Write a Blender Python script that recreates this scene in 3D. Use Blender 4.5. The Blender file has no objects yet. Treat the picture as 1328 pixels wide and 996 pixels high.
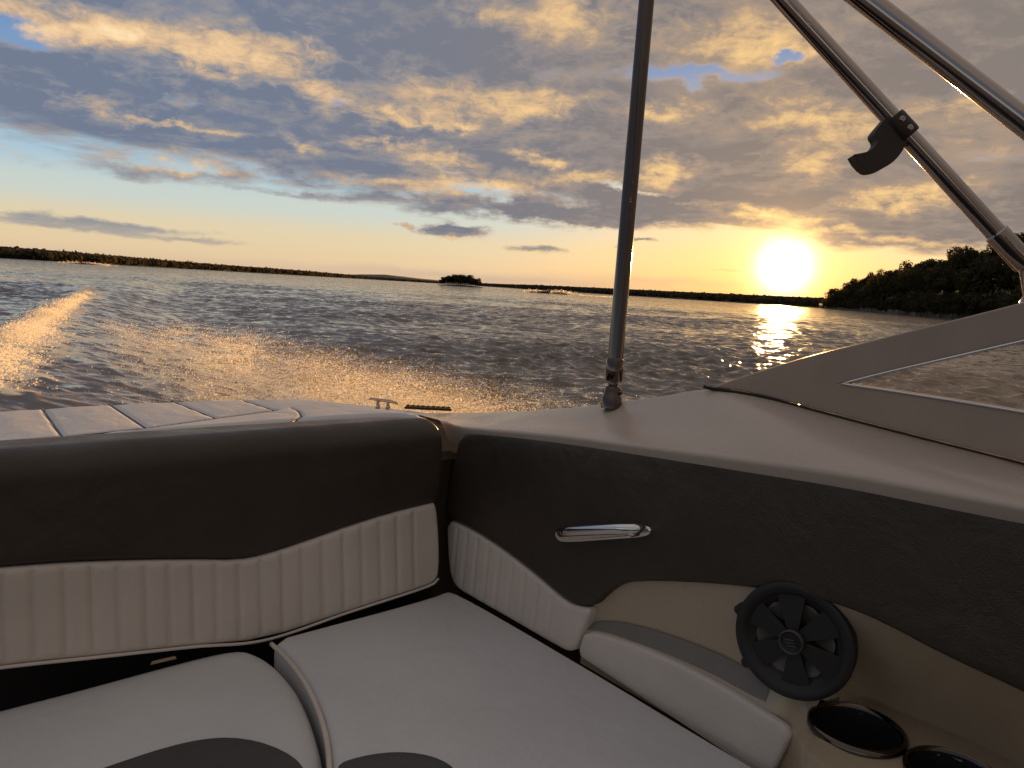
import bpy, bmesh, math, random
import numpy as np
from mathutils import Vector, Matrix, geometry as mgeo
random.seed(7); rng = np.random.default_rng(11)
scene = bpy.context.scene
COL = scene.collection

# ------------------------------------------------------------------ camera frame (metres, z up, water at z = 0)
FPX = 985.0; EYE = 1.5
PITCH = math.radians(7.22); ROLL = math.radians(3.5)
_fw = np.array([0, math.cos(PITCH), -math.sin(PITCH)]); _r0 = np.array([1., 0, 0]); _u0 = np.array([0, math.sin(PITCH), math.cos(PITCH)])
_R = math.cos(ROLL)*_r0 + math.sin(ROLL)*_u0
_U = -math.sin(ROLL)*_r0 + math.cos(ROLL)*_u0
EYEP = np.array([0, 0, EYE])
def ray(x, y): return _fw + _R*(x-664)/FPX + _U*(498-y)/FPX
def on_z(x, y, z):
    d = ray(x, y); return EYEP + d*((z-EYE)/d[2])
def on_plane(x, y, P, N):
    d = ray(x, y); return EYEP + d*(((P-EYEP) @ N)/(d @ N))
def at_depth(x, y, dep): return EYEP + ray(x, y)*dep

cam_d = bpy.data.cameras.new('camera'); cam = bpy.data.objects.new('camera', cam_d); COL.objects.link(cam)
cam_d.sensor_width = 36; cam_d.lens = FPX/1328*36; cam_d.clip_start = 0.02; cam_d.clip_end = 30000
cam.matrix_world = Matrix(((_R[0], _U[0], -_fw[0], 0), (_R[1], _U[1], -_fw[1], 0), (_R[2], _U[2], -_fw[2], EYE), (0, 0, 0, 1)))
scene.camera = cam

# boat axes: T outboard to port (right in the photo), F forward (towards the viewer), origin in the seat corner
ZS = EYE - .66
O3 = on_z(577, 766, ZS)
_A = math.radians(40)
T3 = np.array([math.cos(_A), math.sin(_A), 0]); F3 = np.array([math.sin(_A), -math.cos(_A), 0]); Z3 = np.array([0, 0, 1.])
def BW(t, f, z): return Vector(O3 + T3*t + F3*f + Z3*z)              # boat -> world (z above the seat)
def tob(p):
    q = np.asarray(p) - O3; return np.array([q @ T3, q @ F3, q[2]])
def on_t(x, y, t0): return tob(on_plane(x, y, O3 + T3*t0, T3))
def on_f(x, y, f0): return tob(on_plane(x, y, O3 + F3*f0, F3))
def on_s(x, y, z): return tob(on_z(x, y, ZS+z))
SUN = ray(1018, 346); SUN = SUN/np.linalg.norm(SUN)

# ------------------------------------------------------------------ materials
def nodes_of(m):
    m.use_nodes = True; nt = m.node_tree; nt.nodes.clear(); return nt
def s2l(c): return tuple(((x/255)/12.92 if x/255 <= .04045 else ((x/255+.055)/1.055)**2.4) for x in c)
def pbr(name, col, rough=.5, metal=0, bump=0, bscale=200, var=0, vscale=8, rvar=0, coat=0, spec=.5):
    m = bpy.data.materials.new(name); nt = nodes_of(m); n = nt.nodes; L = nt.links
    o = n.new('ShaderNodeOutputMaterial'); b = n.new('ShaderNodeBsdfPrincipled'); L.new(b.outputs[0], o.inputs[0])
    b.inputs['Base Color'].default_value = (*col, 1); b.inputs['Roughness'].default_value = rough; b.inputs['Metallic'].default_value = metal
    b.inputs['Coat Weight'].default_value = coat; b.inputs['Specular IOR Level'].default_value = spec
    tc = n.new('ShaderNodeTexCoord')
    if var:
        t = n.new('ShaderNodeTexNoise'); t.inputs['Scale'].default_value = vscale; t.inputs['Detail'].default_value = 6
        L.new(tc.outputs['Object'], t.inputs['Vector'])
        mr = n.new('ShaderNodeMapRange'); mr.inputs[1].default_value = .3; mr.inputs[2].default_value = .7; mr.inputs[3].default_value = 1-var; mr.inputs[4].default_value = 1+var
        L.new(t.outputs[0], mr.inputs[0])
        mx = n.new('ShaderNodeVectorMath'); mx.operation = 'SCALE'; mx.inputs[0].default_value = col
        L.new(mr.outputs[0], mx.inputs['Scale']); L.new(mx.outputs[0], b.inputs['Base Color'])
    if rvar:
        t = n.new('ShaderNodeTexNoise'); t.inputs['Scale'].default_value = vscale*2.3; t.inputs['Detail'].default_value = 5
        L.new(tc.outputs['Object'], t.inputs['Vector'])
        mr = n.new('ShaderNodeMapRange'); mr.inputs[1].default_value = .3; mr.inputs[2].default_value = .7; mr.inputs[3].default_value = max(.02, rough-rvar); mr.inputs[4].default_value = rough+rvar
        L.new(t.outputs[0], mr.inputs[0]); L.new(mr.outputs[0], b.inputs['Roughness'])
    if bump:
        t = n.new('ShaderNodeTexVoronoi'); t.inputs['Scale'].default_value = bscale
        t2 = n.new('ShaderNodeTexNoise'); t2.inputs['Scale'].default_value = 11; t2.inputs['Detail'].default_value = 5; t2.inputs['Distortion'].default_value = .6
        L.new(tc.outputs['Object'], t.inputs['Vector']); L.new(tc.outputs['Object'], t2.inputs['Vector'])
        bp = n.new('ShaderNodeBump'); bp.inputs['Strength'].default_value = bump; bp.inputs['Distance'].default_value = .001
        b2 = n.new('ShaderNodeBump'); b2.inputs['Strength'].default_value = .45; b2.inputs['Distance'].default_value = .009
        L.new(t.outputs['Distance'], bp.inputs['Height']); L.new(t2.outputs[0], b2.inputs['Height'])
        L.new(b2.outputs[0], bp.inputs['Normal']); L.new(bp.outputs[0], b.inputs['Normal'])
    return m
M = {}
M['cream'] = pbr('cream_vinyl', (.62, .555, .49), .5, bump=.25, bscale=420, var=.06, vscale=6, rvar=.08)
M['seat'] = pbr('pale_grey_vinyl', (.60, .595, .60), .5, bump=.3, bscale=420, var=.05, vscale=5, rvar=.08)
M['black'] = pbr('black_vinyl', (.040, .029, .020), .42, bump=.25, bscale=420, var=.15, vscale=5, rvar=.08)
M['insert'] = pbr('charcoal_vinyl', (.055, .052, .054), .5, bump=.3, bscale=420, var=.1, vscale=5)
M['gel'] = pbr('cream_gelcoat', (.44, .35, .24), .28, var=.04, vscale=3, rvar=.08, coat=.2)
M['deck'] = pbr('beige_gelcoat', (.48, .40, .335), .27, var=.05, vscale=3, rvar=.08)
M['hull'] = pbr('white_gelcoat', (.6, .58, .55), .2, coat=.3, var=.02)
M['dark'] = pbr('dark_liner', (.02, .018, .017), .8, var=.2)
M['plast'] = pbr('black_plastic', (.015, .013, .012), .55, var=.1, vscale=30)
M['rubber'] = pbr('rubber_cone', (.04, .036, .034), .6, var=.1, vscale=30)
M['vane'] = pbr('grey_cone', (.10, .088, .075), .45, var=.1, vscale=30)
M['dark_refl'] = pbr('steel_dark_reflection', (.12, .095, .08), .12, metal=1, var=.1, vscale=9)  # stainless again, with a dark cockpit reflection put into its colour
M['steel'] = pbr('stainless_steel', (.38, .33, .30), .08, metal=1, var=.08, vscale=9)
M['chrome'] = pbr('chrome', (.75, .74, .73), .07, metal=1)
M['frame'] = pbr('painted_frame', (.37, .29, .235), .42, var=.06, vscale=12, rvar=.08)
M['gasket'] = pbr('black_gasket', (.02, .018, .016), .95)
M['tag'] = pbr('paper_tag', (.5, .36, .22), .7, var=.1, vscale=60)

def glass_mat():
    m = bpy.data.materials.new('windshield_glass'); nt = nodes_of(m); n = nt.nodes; L = nt.links
    o = n.new('ShaderNodeOutputMaterial'); mx = n.new('ShaderNodeMixShader'); tr = n.new('ShaderNodeBsdfTransparent'); gl = n.new('ShaderNodeBsdfGlossy')
    tl = n.new('ShaderNodeBsdfTranslucent'); m2 = n.new('ShaderNodeMixShader')
    tr.inputs[0].default_value = (.93, .92, .90, 1); gl.inputs['Roughness'].default_value = .02; tl.inputs[0].default_value = (.8, .8, .8, 1)
    lw = n.new('ShaderNodeFresnel'); lw.inputs[0].default_value = 1.5
    tc = n.new('ShaderNodeTexCoord'); nz = n.new('ShaderNodeTexNoise'); nz.inputs['Scale'].default_value = 60; nz.inputs['Detail'].default_value = 6; nz.inputs['Roughness'].default_value = .75
    L.new(tc.outputs['Object'], nz.inputs['Vector'])
    mr = n.new('ShaderNodeMapRange'); mr.inputs[1].default_value = .4; mr.inputs[2].default_value = .8; mr.inputs[3].default_value = .012; mr.inputs[4].default_value = .014
    L.new(nz.outputs[0], mr.inputs[0]); L.new(mr.outputs[0], m2.inputs[0])
    L.new(tr.outputs[0], m2.inputs[1]); L.new(tl.outputs[0], m2.inputs[2])
    L.new(lw.outputs[0], mx.inputs[0]); L.new(m2.outputs[0], mx.inputs[1]); L.new(gl.outputs[0], mx.inputs[2]); L.new(mx.outputs[0], o.inputs[0]); return m
M['glass'] = glass_mat()
def leaf_mat(name, col):
    m = bpy.data.materials.new(name); nt = nodes_of(m); n = nt.nodes; L = nt.links
    o = n.new('ShaderNodeOutputMaterial'); b = n.new('ShaderNodeBsdfDiffuse'); tl = n.new('ShaderNodeBsdfTranslucent'); mx = n.new('ShaderNodeMixShader'); mx.inputs[0].default_value = .3
    tc = n.new('ShaderNodeTexCoord'); nz = n.new('ShaderNodeTexNoise'); nz.inputs['Scale'].default_value = .35; nz.inputs['Detail'].default_value = 4
    L.new(tc.outputs['Object'], nz.inputs['Vector'])
    cr = n.new('ShaderNodeValToRGB'); cr.color_ramp.elements[0].position = .3; cr.color_ramp.elements[1].position = .7
    cr.color_ramp.elements[0].color = (*[c*.6 for c in col], 1); cr.color_ramp.elements[1].color = (*[c*1.4 for c in col], 1)
    L.new(nz.outputs[0], cr.inputs[0]); L.new(cr.outputs[0], b.inputs[0]); L.new(cr.outputs[0], tl.inputs[0])
    L.new(b.outputs[0], mx.inputs[1]); L.new(tl.outputs[0], mx.inputs[2]); L.new(mx.outputs[0], o.inputs[0]); return m
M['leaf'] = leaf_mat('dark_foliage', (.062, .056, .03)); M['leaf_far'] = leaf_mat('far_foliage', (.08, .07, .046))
M['bark'] = pbr('bark', (.07, .05, .035), .9, var=.3, vscale=3)
M['soil'] = pbr('shore_soil', (.07, .06, .035), .9, var=.3, vscale=.05)
M['farhill'] = pbr('far_hill', (.11, .11, .11), .9, var=.15, vscale=.01)
M['red'] = pbr('red_paint', (.6, .05, .03), .35); M['white'] = pbr('white_paint', (.75, .74, .72), .35); M['darkpaint'] = pbr('dark_paint', (.03, .028, .03), .35)
def drops_mat():
    m = bpy.data.materials.new('water_drops'); nt = nodes_of(m); n = nt.nodes; L = nt.links
    o = n.new('ShaderNodeOutputMaterial'); tl = n.new('ShaderNodeBsdfTranslucent'); d = n.new('ShaderNodeBsdfDiffuse'); mx = n.new('ShaderNodeMixShader')
    tl.inputs[0].default_value = (.9, .9, .9, 1); d.inputs[0].default_value = (.8, .8, .8, 1); mx.inputs[0].default_value = .1
    rf = n.new('ShaderNodeBsdfRefraction'); rf.inputs['Roughness'].default_value = .5; rf.inputs['IOR'].default_value = 1.12; m2 = n.new('ShaderNodeMixShader'); m2.inputs[0].default_value = .12
    L.new(tl.outputs[0], mx.inputs[1]); L.new(d.outputs[0], mx.inputs[2]); L.new(mx.outputs[0], m2.inputs[1]); L.new(rf.outputs[0], m2.inputs[2])
    tr = n.new('ShaderNodeBsdfTransparent'); m3 = n.new('ShaderNodeMixShader'); m3.inputs[0].default_value = .55; L.new(m2.outputs[0], m3.inputs[1]); L.new(tr.outputs[0], m3.inputs[2]); L.new(m3.outputs[0], o.inputs[0]); return m
M['drops'] = drops_mat()

# ------------------------------------------------------------------ object helpers
def mesh_obj(name, verts, faces, mat, parent=None, smooth=True):
    me = bpy.data.meshes.new(name); me.from_pydata([tuple(v) for v in verts], [], faces)
    me.validate(); me.update()
    if mat: me.materials.append(mat)
    if smooth: me.polygons.foreach_set('use_smooth', [True]*len(me.polygons))
    o = bpy.data.objects.new(name, me); COL.objects.link(o)
    if parent: put(o, parent)
    return o
def bm_obj(name, bm, mat, parent=None, smooth=False):
    bmesh.ops.recalc_face_normals(bm, faces=bm.faces)
    me = bpy.data.meshes.new(name); bm.to_mesh(me); bm.free()
    if mat: me.materials.append(mat)
    me.polygons.foreach_set('use_smooth', [smooth]*len(me.polygons))
    o = bpy.data.objects.new(name, me); COL.objects.link(o)
    if parent: put(o, parent)
    return o
def put(o, parent):
    o.parent = parent; o.matrix_parent_inverse = parent.matrix_basis.inverted()
def empty(name, loc, label=None, cat=None, group=None):
    o = bpy.data.objects.new(name, None); COL.objects.link(o); o.location = loc; o.empty_display_size = .1
    tag(o, label, cat, group); return o
def tag(o, label=None, cat=None, group=None, kind=None):
    if label: o['label'] = label
    if cat: o['category'] = cat
    if group: o['group'] = group
    if kind: o['kind'] = kind
    return o
def bevel(o, w=.004, seg=3, ang=35):
    b = o.modifiers.new('bevel', 'BEVEL'); b.width = w; b.segments = seg; b.limit_method = 'ANGLE'; b.angle_limit = math.radians(ang)
    o.data.polygons.foreach_set('use_smooth', [True]*len(o.data.polygons))
    wn = o.modifiers.new('wn', 'WEIGHTED_NORMAL'); wn.keep_sharp = False
    return o
def chaikin(p, n=2, closed=True):
    p = np.asarray(p, float)
    for _ in range(n):
        if closed:
            q = np.roll(p, -1, 0); p = np.stack([.75*p+.25*q, .25*p+.75*q], 1).reshape(-1, p.shape[1])
        else:
            a, b = p[:-1], p[1:]; m = np.stack([.75*a+.25*b, .25*a+.75*b], 1).reshape(-1, p.shape[1]); p = np.vstack([p[:1], m, p[-1:]])
    return p
def resample(p, step, closed=True):
    p = np.asarray(p, float)
    if closed: p = np.vstack([p, p[:1]])
    d = np.r_[0, np.cumsum(np.linalg.norm(np.diff(p, axis=0), axis=1))]
    n = max(3, int(round(d[-1]/step))); s = np.linspace(0, d[-1], n+1)
    q = np.stack([np.interp(s, d, p[:, k]) for k in range(p.shape[1])], 1)
    return q[:-1] if closed else q
def crspline(p, n):
    """n points evenly along a Catmull-Rom curve through p"""
    p = np.asarray(p, float); P = np.vstack([2*p[0]-p[1], p, 2*p[-1]-p[-2]]); out = []
    for i in range(len(p)-1):
        a, b, c, d = P[i:i+4]
        for u in np.linspace(0, 1, 24, endpoint=False):
            out.append(.5*((2*b)+(c-a)*u+(2*a-5*b+4*c-d)*u*u+(-a+3*b-3*c+d)*u**3))
    out.append(p[-1]); out = np.array(out)
    L = np.r_[0, np.cumsum(np.linalg.norm(np.diff(out, axis=0), axis=1))]; s = np.linspace(0, L[-1], n)
    return np.stack([np.interp(s, L, out[:, k]) for k in range(p.shape[1])], 1)
def seg_dist(pts, poly, closed=True):
    a = poly; b = np.roll(poly, -1, 0)
    if not closed: a, b = poly[:-1], poly[1:]
    out = np.full(len(pts), 1e9)
    ab = b-a; l2 = (ab**2).sum(1)+1e-12
    for i in range(0, len(pts), 400):
        p = pts[i:i+400, None, :]; u = np.clip(((p-a[None])*ab[None]).sum(2)/l2[None], 0, 1)
        q = a[None]+u[..., None]*ab[None]; out[i:i+400] = np.sqrt(((p-q)**2).sum(2)).min(1)
    return out
def inside(pts, poly):
    x, y = pts[:, 0], pts[:, 1]; r = np.zeros(len(pts), bool); n = len(poly)
    for i in range(n):
        x1, y1 = poly[i]; x2, y2 = poly[(i+1) % n]
        if y1 == y2: continue
        c = ((y1 > y) != (y2 > y)) & (x < (x2-x1)*(y-y1)/(y2-y1)+x1); r ^= c
    return r
def pad(name, outline, mapf, mat, parent=None, R=.012, thick=.04, step=.008, puff=0., chk=2, hmod=None, grid=None):
    """an upholstered panel: rounded edge of radius R round a 2-D outline, mapped into the world by mapf(u, v, h)"""
    poly = resample(chaikin(outline, chk), step)
    area = .5*np.sum(poly[:, 0]*np.roll(poly[:, 1], -1)-poly[:, 1]*np.roll(poly[:, 0], -1))
    if area < 0: poly = poly[::-1]
    tg = np.roll(poly, -1, 0)-np.roll(poly, 1, 0); tg /= np.linalg.norm(tg, axis=1)[:, None]+1e-12
    nr = np.stack([-tg[:, 1], tg[:, 0]], 1)
    extra = []
    for k in (.12, .3, .6, 1.):
        c = poly+nr*R*k; c = c[inside(c, poly)]; c = c[seg_dist(c, poly) > .93*R*k]; extra.append(c)
    g = grid or step*1.25
    lo, hi = poly.min(0), poly.max(0)
    gx, gy = np.meshgrid(np.arange(lo[0]+g/2, hi[0], g), np.arange(lo[1]+g/2, hi[1], g)); gp = np.stack([gx.ravel(), gy.ravel()], 1)
    gp = gp[inside(gp, poly)]; gp = gp[seg_dist(gp, poly) > R+g*.5]; extra.append(gp)
    pts = np.vstack([poly]+extra); n = len(poly)
    res = mgeo.delaunay_2d_cdt([Vector(p) for p in pts], [], [list(range(n))], 1, 1e-6)
    V = np.array([tuple(v) for v in res[0]]); Fs = [list(f) for f in res[2]]
    d = seg_dist(V, poly); dd = np.clip(d, 0, R)
    h = -R+np.sqrt(np.maximum(0, R*R-(R-dd)**2))+puff*(1-np.exp(-d/.05))
    if hmod is not None: h = h+hmod(V[:, 0], V[:, 1], d)
    verts = [mapf(u, v, k) for (u, v), k in zip(V, h)]
    cnt = {}
    for f in Fs:
        for i in range(3): cnt[(f[i], f[(i+1) % 3])] = 1
    edges = [e for e in cnt if (e[1], e[0]) not in cnt]
    back = {}
    for e in edges:
        for i in e:
            if i not in back: back[i] = len(verts); verts.append(mapf(V[i, 0], V[i, 1], -thick))
    for a, b in edges: Fs.append([b, a, back[a], back[b]])
    o = mesh_obj(name, verts, Fs, mat, parent)
    bm = bmesh.new(); bm.from_mesh(o.data); bmesh.ops.recalc_face_normals(bm, faces=bm.faces); bm.to_mesh(o.data); bm.free()
    return o
def loft(name, rails, n, mat, parent=None, closed=False, sub=1, thick=0, smooth=True):
    """a skin through rails (3-D boat-frame curves)"""
    R = [crspline(r, n) for r in rails]; rows = []
    for i in range(len(R)-1):
        for k in range(sub): rows.append(R[i]+(R[i+1]-R[i])*k/sub)
    rows.append(R[-1])
    V = [BW(*p) for r in rows for p in r]; F = []
    for i in range(len(rows)-1):
        for j in range(n-1): F.append([i*n+j, i*n+j+1, (i+1)*n+j+1, (i+1)*n+j])
    return mesh_obj(name, V, F, mat, parent, smooth)
def tube(name, pts, rad, mat, parent=None, seg=20, cap=True, closed=False):
    pts = [Vector(p) for p in pts]; rad = rad if hasattr(rad, '__len__') else [rad]*len(pts)
    V = []; Fs = []; n = len(pts); up = None
    for i, p in enumerate(pts):
        d = (pts[(i+1) % n]-pts[i-1]) if closed else (pts[min(i+1, n-1)]-pts[max(i-1, 0)])
        d.normalize()
        if up is None: up = d.orthogonal().normalized()
        up = (up-d*up.dot(d)).normalized(); s = d.cross(up)
        for k in range(seg):
            a = 2*math.pi*k/seg; V.append(p+(up*math.cos(a)+s*math.sin(a))*rad[i])
    for i in range(n if closed else n-1):
        for k in range(seg): Fs.append([i*seg+k, i*seg+(k+1) % seg, ((i+1) % n)*seg+(k+1) % seg, ((i+1) % n)*seg+k])
    if cap and not closed: Fs.append(list(range(seg))[::-1]); Fs.append([(n-1)*seg+k for k in range(seg)])
    o = mesh_obj(name, V, Fs, mat, parent)
    return o
def lathe(name, prof, origin, axis, mat, parent=None, seg=48, xdir=None):
    """prof: (radius, height along axis)"""
    a = Vector(axis).normalized(); x = Vector(xdir).normalized() if xdir is not None else a.orthogonal().normalized(); y = a.cross(x); o = Vector(origin); V = []; Fs = []
    for r, h in prof:
        for k in range(seg):
            t = 2*math.pi*k/seg; V.append(o+a*h+(x*math.cos(t)+y*math.sin(t))*r)
    for i in range(len(prof)-1):
        for k in range(seg): Fs.append([i*seg+k, i*seg+(k+1) % seg, (i+1)*seg+(k+1) % seg, (i+1)*seg+k])
    ob = mesh_obj(name, V, Fs, mat, parent)
    ob.modifiers.new('split', 'EDGE_SPLIT').split_angle = math.radians(40)
    return ob
def extrude_poly(name, pts3, vec, mat, parent=None, bev=0, seg=2):
    bm = bmesh.new(); vs = [bm.verts.new(p) for p in pts3]; f = bm.faces.new(vs)
    r = bmesh.ops.extrude_face_region(bm, geom=[f]); bmesh.ops.translate(bm, vec=Vector(vec), verts=[v for v in r['geom'] if isinstance(v, bmesh.types.BMVert)])
    o = bm_obj(name, bm, mat, parent)
    if bev: bevel(o, bev, seg)
    return o
Tv, Fv, Zv = Vector(T3), Vector(F3), Vector(Z3)

# ================================================================== THE BOAT
boat = empty('motorboat', BW(-.9, .6, -ZS), 'beige motorboat in the foreground seen from inside, with dark side panel, speaker and cup holders', 'motorboat')

# --- transom face profile: up the leaning face, rolled over the top
LEAN = .12
def transom_map(top=.368, roll=.05):
    Lf = top-roll
    def f(t, s, h):
        if s <= Lf: P = (-LEAN*s, s); n = (1, LEAN)
        elif s <= Lf+roll*1.5708:
            a = (s-Lf)/roll; P = (-LEAN*Lf-roll*(1-math.cos(a)), Lf+roll*math.sin(a)); n = (math.cos(a), math.sin(a))
        else:
            e = s-Lf-roll*1.5708; P = (-LEAN*Lf-roll-e, top-.04*e); n = (0, 1)
        return BW(t, P[0]+n[0]*h, P[1]+n[1]*h)
    return f
tmap = transom_map()
NL = np.array([0, 1, LEAN]); NLw = F3*1+Z3*LEAN
def fpx(x, y, back=0):
    q = tob(on_plane(x, y, O3-F3*back, NLw)); return (q[0], q[2])
backrest = empty('padded_backrest', BW(-.5, -.05, 0), 'long transom backrest in black vinyl with pleated cream lower band behind the seats', 'backrest')
low_top = [fpx(*q) for q in [(-160, 752), (-60, 742), (0, 737), (90, 730), (180, 727), (250, 726), (310, 727), (345, 720), (400, 702), (450, 684), (510, 665), (560, 653), (567, 652)]]
low_bot = [fpx(*q) for q in [(571, 700), (571, 742), (566, 755), (552, 762), (450, 795), (345, 830), (250, 839), (120, 853), (0, 866), (-60, 873), (-160, 888)]]
pl_edges = [fpx(x, 760)[0] for x in [-120, -75, -38, 3, 42, 81, 118, 153, 187, 218, 249, 280, 309, 338, 366, 392, 419, 446, 470, 494, 516, 538]]
def pleat(edges, w=.0035, dep=.0045):
    e = np.array(edges)
    def f(u, v, d):
        g = np.abs(u[:, None]-e[None]).min(1); return -dep*np.exp(-(g/w)**2)*np.clip(d/.01, 0, 1)
    return f
def puffed(edges):
    e = np.sort(np.array(edges)); base = pleat(edges)
    def f(u, v, d):
        i = np.clip(np.searchsorted(e, u), 1, len(e)-1); c = (u-e[i-1])/(e[i]-e[i-1]); c = np.clip(c, 0, 1)
        return base(u, v, d)+.0022*np.sqrt(np.maximum(0, 4*c*(1-c)))*np.clip(d/.012, 0, 1)
    return f
pad('pleated_panel', low_top+low_bot, tmap, M['cream'], backrest, R=.009, thick=.07, step=.006, grid=.0042, chk=1, hmod=puffed(pl_edges))
# black upper panel, from the pleats over the rolled top
off = -.003
up_bot = [(t, s+.0015) for t, s in low_top]
tR = fpx(575, 600)[0]
up_out = up_bot+[(fpx(572, 640)[0], fpx(572, 640)[1]), (tR, .26), (tR+.002, .33), (tR-.004, .36), (tR-.02, .40), (tR-.05, .425), (-.1, .447), (-.3, .470), (-.6, .480), (-1.0, .485)]
up_out = [(-1.0, low_top[0][1])]+up_out
pad('upper_panel', up_out, tmap, M['black'], backrest, R=.010, thick=.06, step=.007, chk=1)
piping = [Vector(tmap(*fpx(*q), .002)) for q in [(-150, 886), (0, 865.5), (120, 852.5), (250, 838.5), (345, 829.5), (450, 794.5), (552, 761), (568, 750)]]
tube('piping', [Vector(p) for p in crspline([tuple(p) for p in piping], 60)], .0028, M['cream'], backrest, 8)

# --- sun pad on top of the engine hatch
spad_px = [(-60, 583), (0, 577), (150, 562), (300, 552), (420, 542), (520, 537), (566, 543), (540, 536), (470, 526.5), (410, 519), (355, 516.5), (300, 517.5), (200, 521), (100, 526), (0, 532.5), (-60, 536)]
PT = .362
spad2 = [tuple(on_s(x, y, PT)[:2]) for x, y in spad_px]
seams = [[(-30, 575.5), (0, 573), (80, 566), (190, 555), (280, 542.5), (352, 533), (360, 531)], [(54, 528), (81, 566)], [(141, 523), (190, 555)], [(222, 519), (280, 542.5)], [(315, 519), (356, 532)], [(372, 549), (392, 540), (388, 533), (378, 529)], [(-40, 540), (-10, 575)]]
seams2 = [np.array([on_s(x, y, PT)[:2] for x, y in resample(np.array(s, float), 4, False)]) for s in seams]
def seamf(u, v, d):
    p = np.stack([u, v], 1); g = np.full(len(u), 9.)
    for s in seams2: g = np.minimum(g, seg_dist(p, s, False))
    return -.004*np.exp(-(g/.0026)**2)+.0012*np.clip(g/.05, 0, 1)
sunpad = pad('sun_pad', spad2, lambda u, v, h: BW(u, v, PT+h), M['cream'], None, R=.02, thick=.055, step=.006, grid=.005, hmod=seamf)
tag(sunpad, 'cream quilted sun pad with dark seams on top of the transom', 'sun pad')
for o in [sunpad]: o.data.materials[0] = M['seat']
for s in seams2[:6]: tube('seam', [BW(a, b, PT-.0024) for a, b in s], .0021, M['insert'], sunpad, 8)

# --- side wall upholstery (black panel over pleated cream pad)
SLT = .06
NS = T3*1-Z3*SLT                                             # wall leans outboard as it rises
def spx(x, y, t0=.035):
    q = tob(on_plane(x, y, O3+T3*t0, NS)); return (q[1], q[2])
def smap(t0=.035):
    def f(u, v, h): return BW(t0+SLT*v-h, u, v+SLT*h)
    return f
bolster = empty('side_bolster', BW(.05, .5, 0), 'long black side panel beside the corner seat with small pleated cream pad', 'side panel')
bl = [(577, 671), (600, 680), (630, 697), (665, 722), (700, 750), (722, 770), (738, 781), (752, 785), (767, 787)]
side_up = [(590, 590), (594, 567), (606, 560), (650, 562), (720, 570), (800, 580), (864, 589), (960, 602), (1089, 620), (1200, 640), (1328, 663), (1450, 685), (1700, 735), (1900, 1250), (1700, 1100), (1450, 958), (1328, 900), (1220, 850), (1150, 812), (1100, 790), (1040, 772), (955, 760), (880, 755), (825, 754), (803, 758), (786, 769)]
su = [spx(*q) for q in side_up[:13]]; su += [(2.5, su[-1][1]-.05), (2.5, .13)]+[spx(*q) for q in side_up[15:]]
pad('upper_panel', su+[spx(*q) for q in bl[::-1]+[(577, 660), (583, 620)]], smap(), M['black'], bolster, R=.008, thick=.04, step=.008, grid=.012, chk=1)
sl_edges = [spx(x, 720)[0] for x in [590, 603, 617, 632, 648, 665, 683, 702, 722]]
lowp = [spx(*q) for q in [(578, 672.5), (600, 682), (630, 699), (665, 724), (700, 752), (722, 772), (738, 783), (752, 787), (766, 789), (756, 812), (746, 838), (739, 846), (728, 843), (665, 806), (612, 776), (592, 764), (583, 750), (579, 715)]]
pad('pleated_panel', lowp, smap(), M['cream'], bolster, R=.009, thick=.05, step=.006, grid=.005, chk=1, hmod=pleat(sl_edges, .003, .0035))

# --- grab handle
gh = bpy.data.objects.new('grab_handle', None); COL.objects.link(gh); gh.location = BW(.04, .42, .3); put(gh, boat)
def sw(x, y, h=0, t0=.035):
    u, v = spx(x, y, t0); return smap(t0)(u, v, h)
def capsule(name, p0, p1, prof, mat, par, dep, h0):
    pass
base_px = [(722, 690), (727, 685), (760, 683), (800, 681), (842, 680), (848, 686), (846, 693), (835, 697), (790, 700), (735, 704), (724, 700)]
pad('base', [spx(*q) for q in base_px], lambda u, v, h: smap()(u, v, h+.008), M['chrome'], gh, R=.004, thick=.008, step=.003, grid=.006, chk=2)
tube('bar', [sw(734, 690.5, .008), sw(738, 689, .02), sw(755, 687, .026), sw(790, 685, .028), sw(815, 684, .026), sw(834, 684, .02), sw(840, 684, .008)], [.007, .009, .0095, .0095, .0095, .009, .007], M['chrome'], gh, 14)
lathe('knob', [(0, .02), (.006, .019), (.009, .015), (.0095, .006), (.0095, 0)], sw(831, 687, .008), -Tv, M['chrome'], gh, 24)

def fwd_ext(rail, f, slope=-.06):
    p = rail[-1]; return rail+[(p[0], (p[1]+f)/2, p[2]+slope*(f-p[1])/2), (p[0], f, p[2]+slope*(f-p[1]))]
# --- fibreglass arm rest moulding: recess face, ledge, console with cup holders
CZ = .095
def P_t(x, y, t): return tuple(on_t(x, y, t))
def P_z(x, y, z): return tuple(on_s(x, y, z))
railA = [P_t(x, y, .058) for x, y in [(766, 790), (780, 772), (795, 757), (830, 750), (955, 750), (1040, 764), (1100, 782), (1160, 812), (1220, 843), (1328, 893), (1450, 951), (1600, 1030)]]
railB = [P_t(x, y, .068) for x, y in [(764, 811), (785, 808), (815, 811), (860, 823), (925, 847), (975, 872), (1015, 893)]]+[P_t(1072, 903, .085)]+[P_z(x, y, CZ) for x, y in [(1118, 907), (1170, 927), (1250, 960), (1330, 1000), (1450, 1070)]]
railC = [P_t(x, y, .052) for x, y in [(756, 817), (775, 820), (805, 829), (852, 848), (900, 871), (944, 894), (990, 922), (1027, 947)]]+[P_z(x, y, CZ) for x, y in [(1048, 975), (1085, 1005), (1140, 1050), (1250, 1120)]]
railA, railB, railC = [fwd_ext(r_, 2.45, 0) for r_ in (railA, railB, railC)]
railD = [(p[0], p[1], -.02) for p in railC]
cups = []
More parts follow.
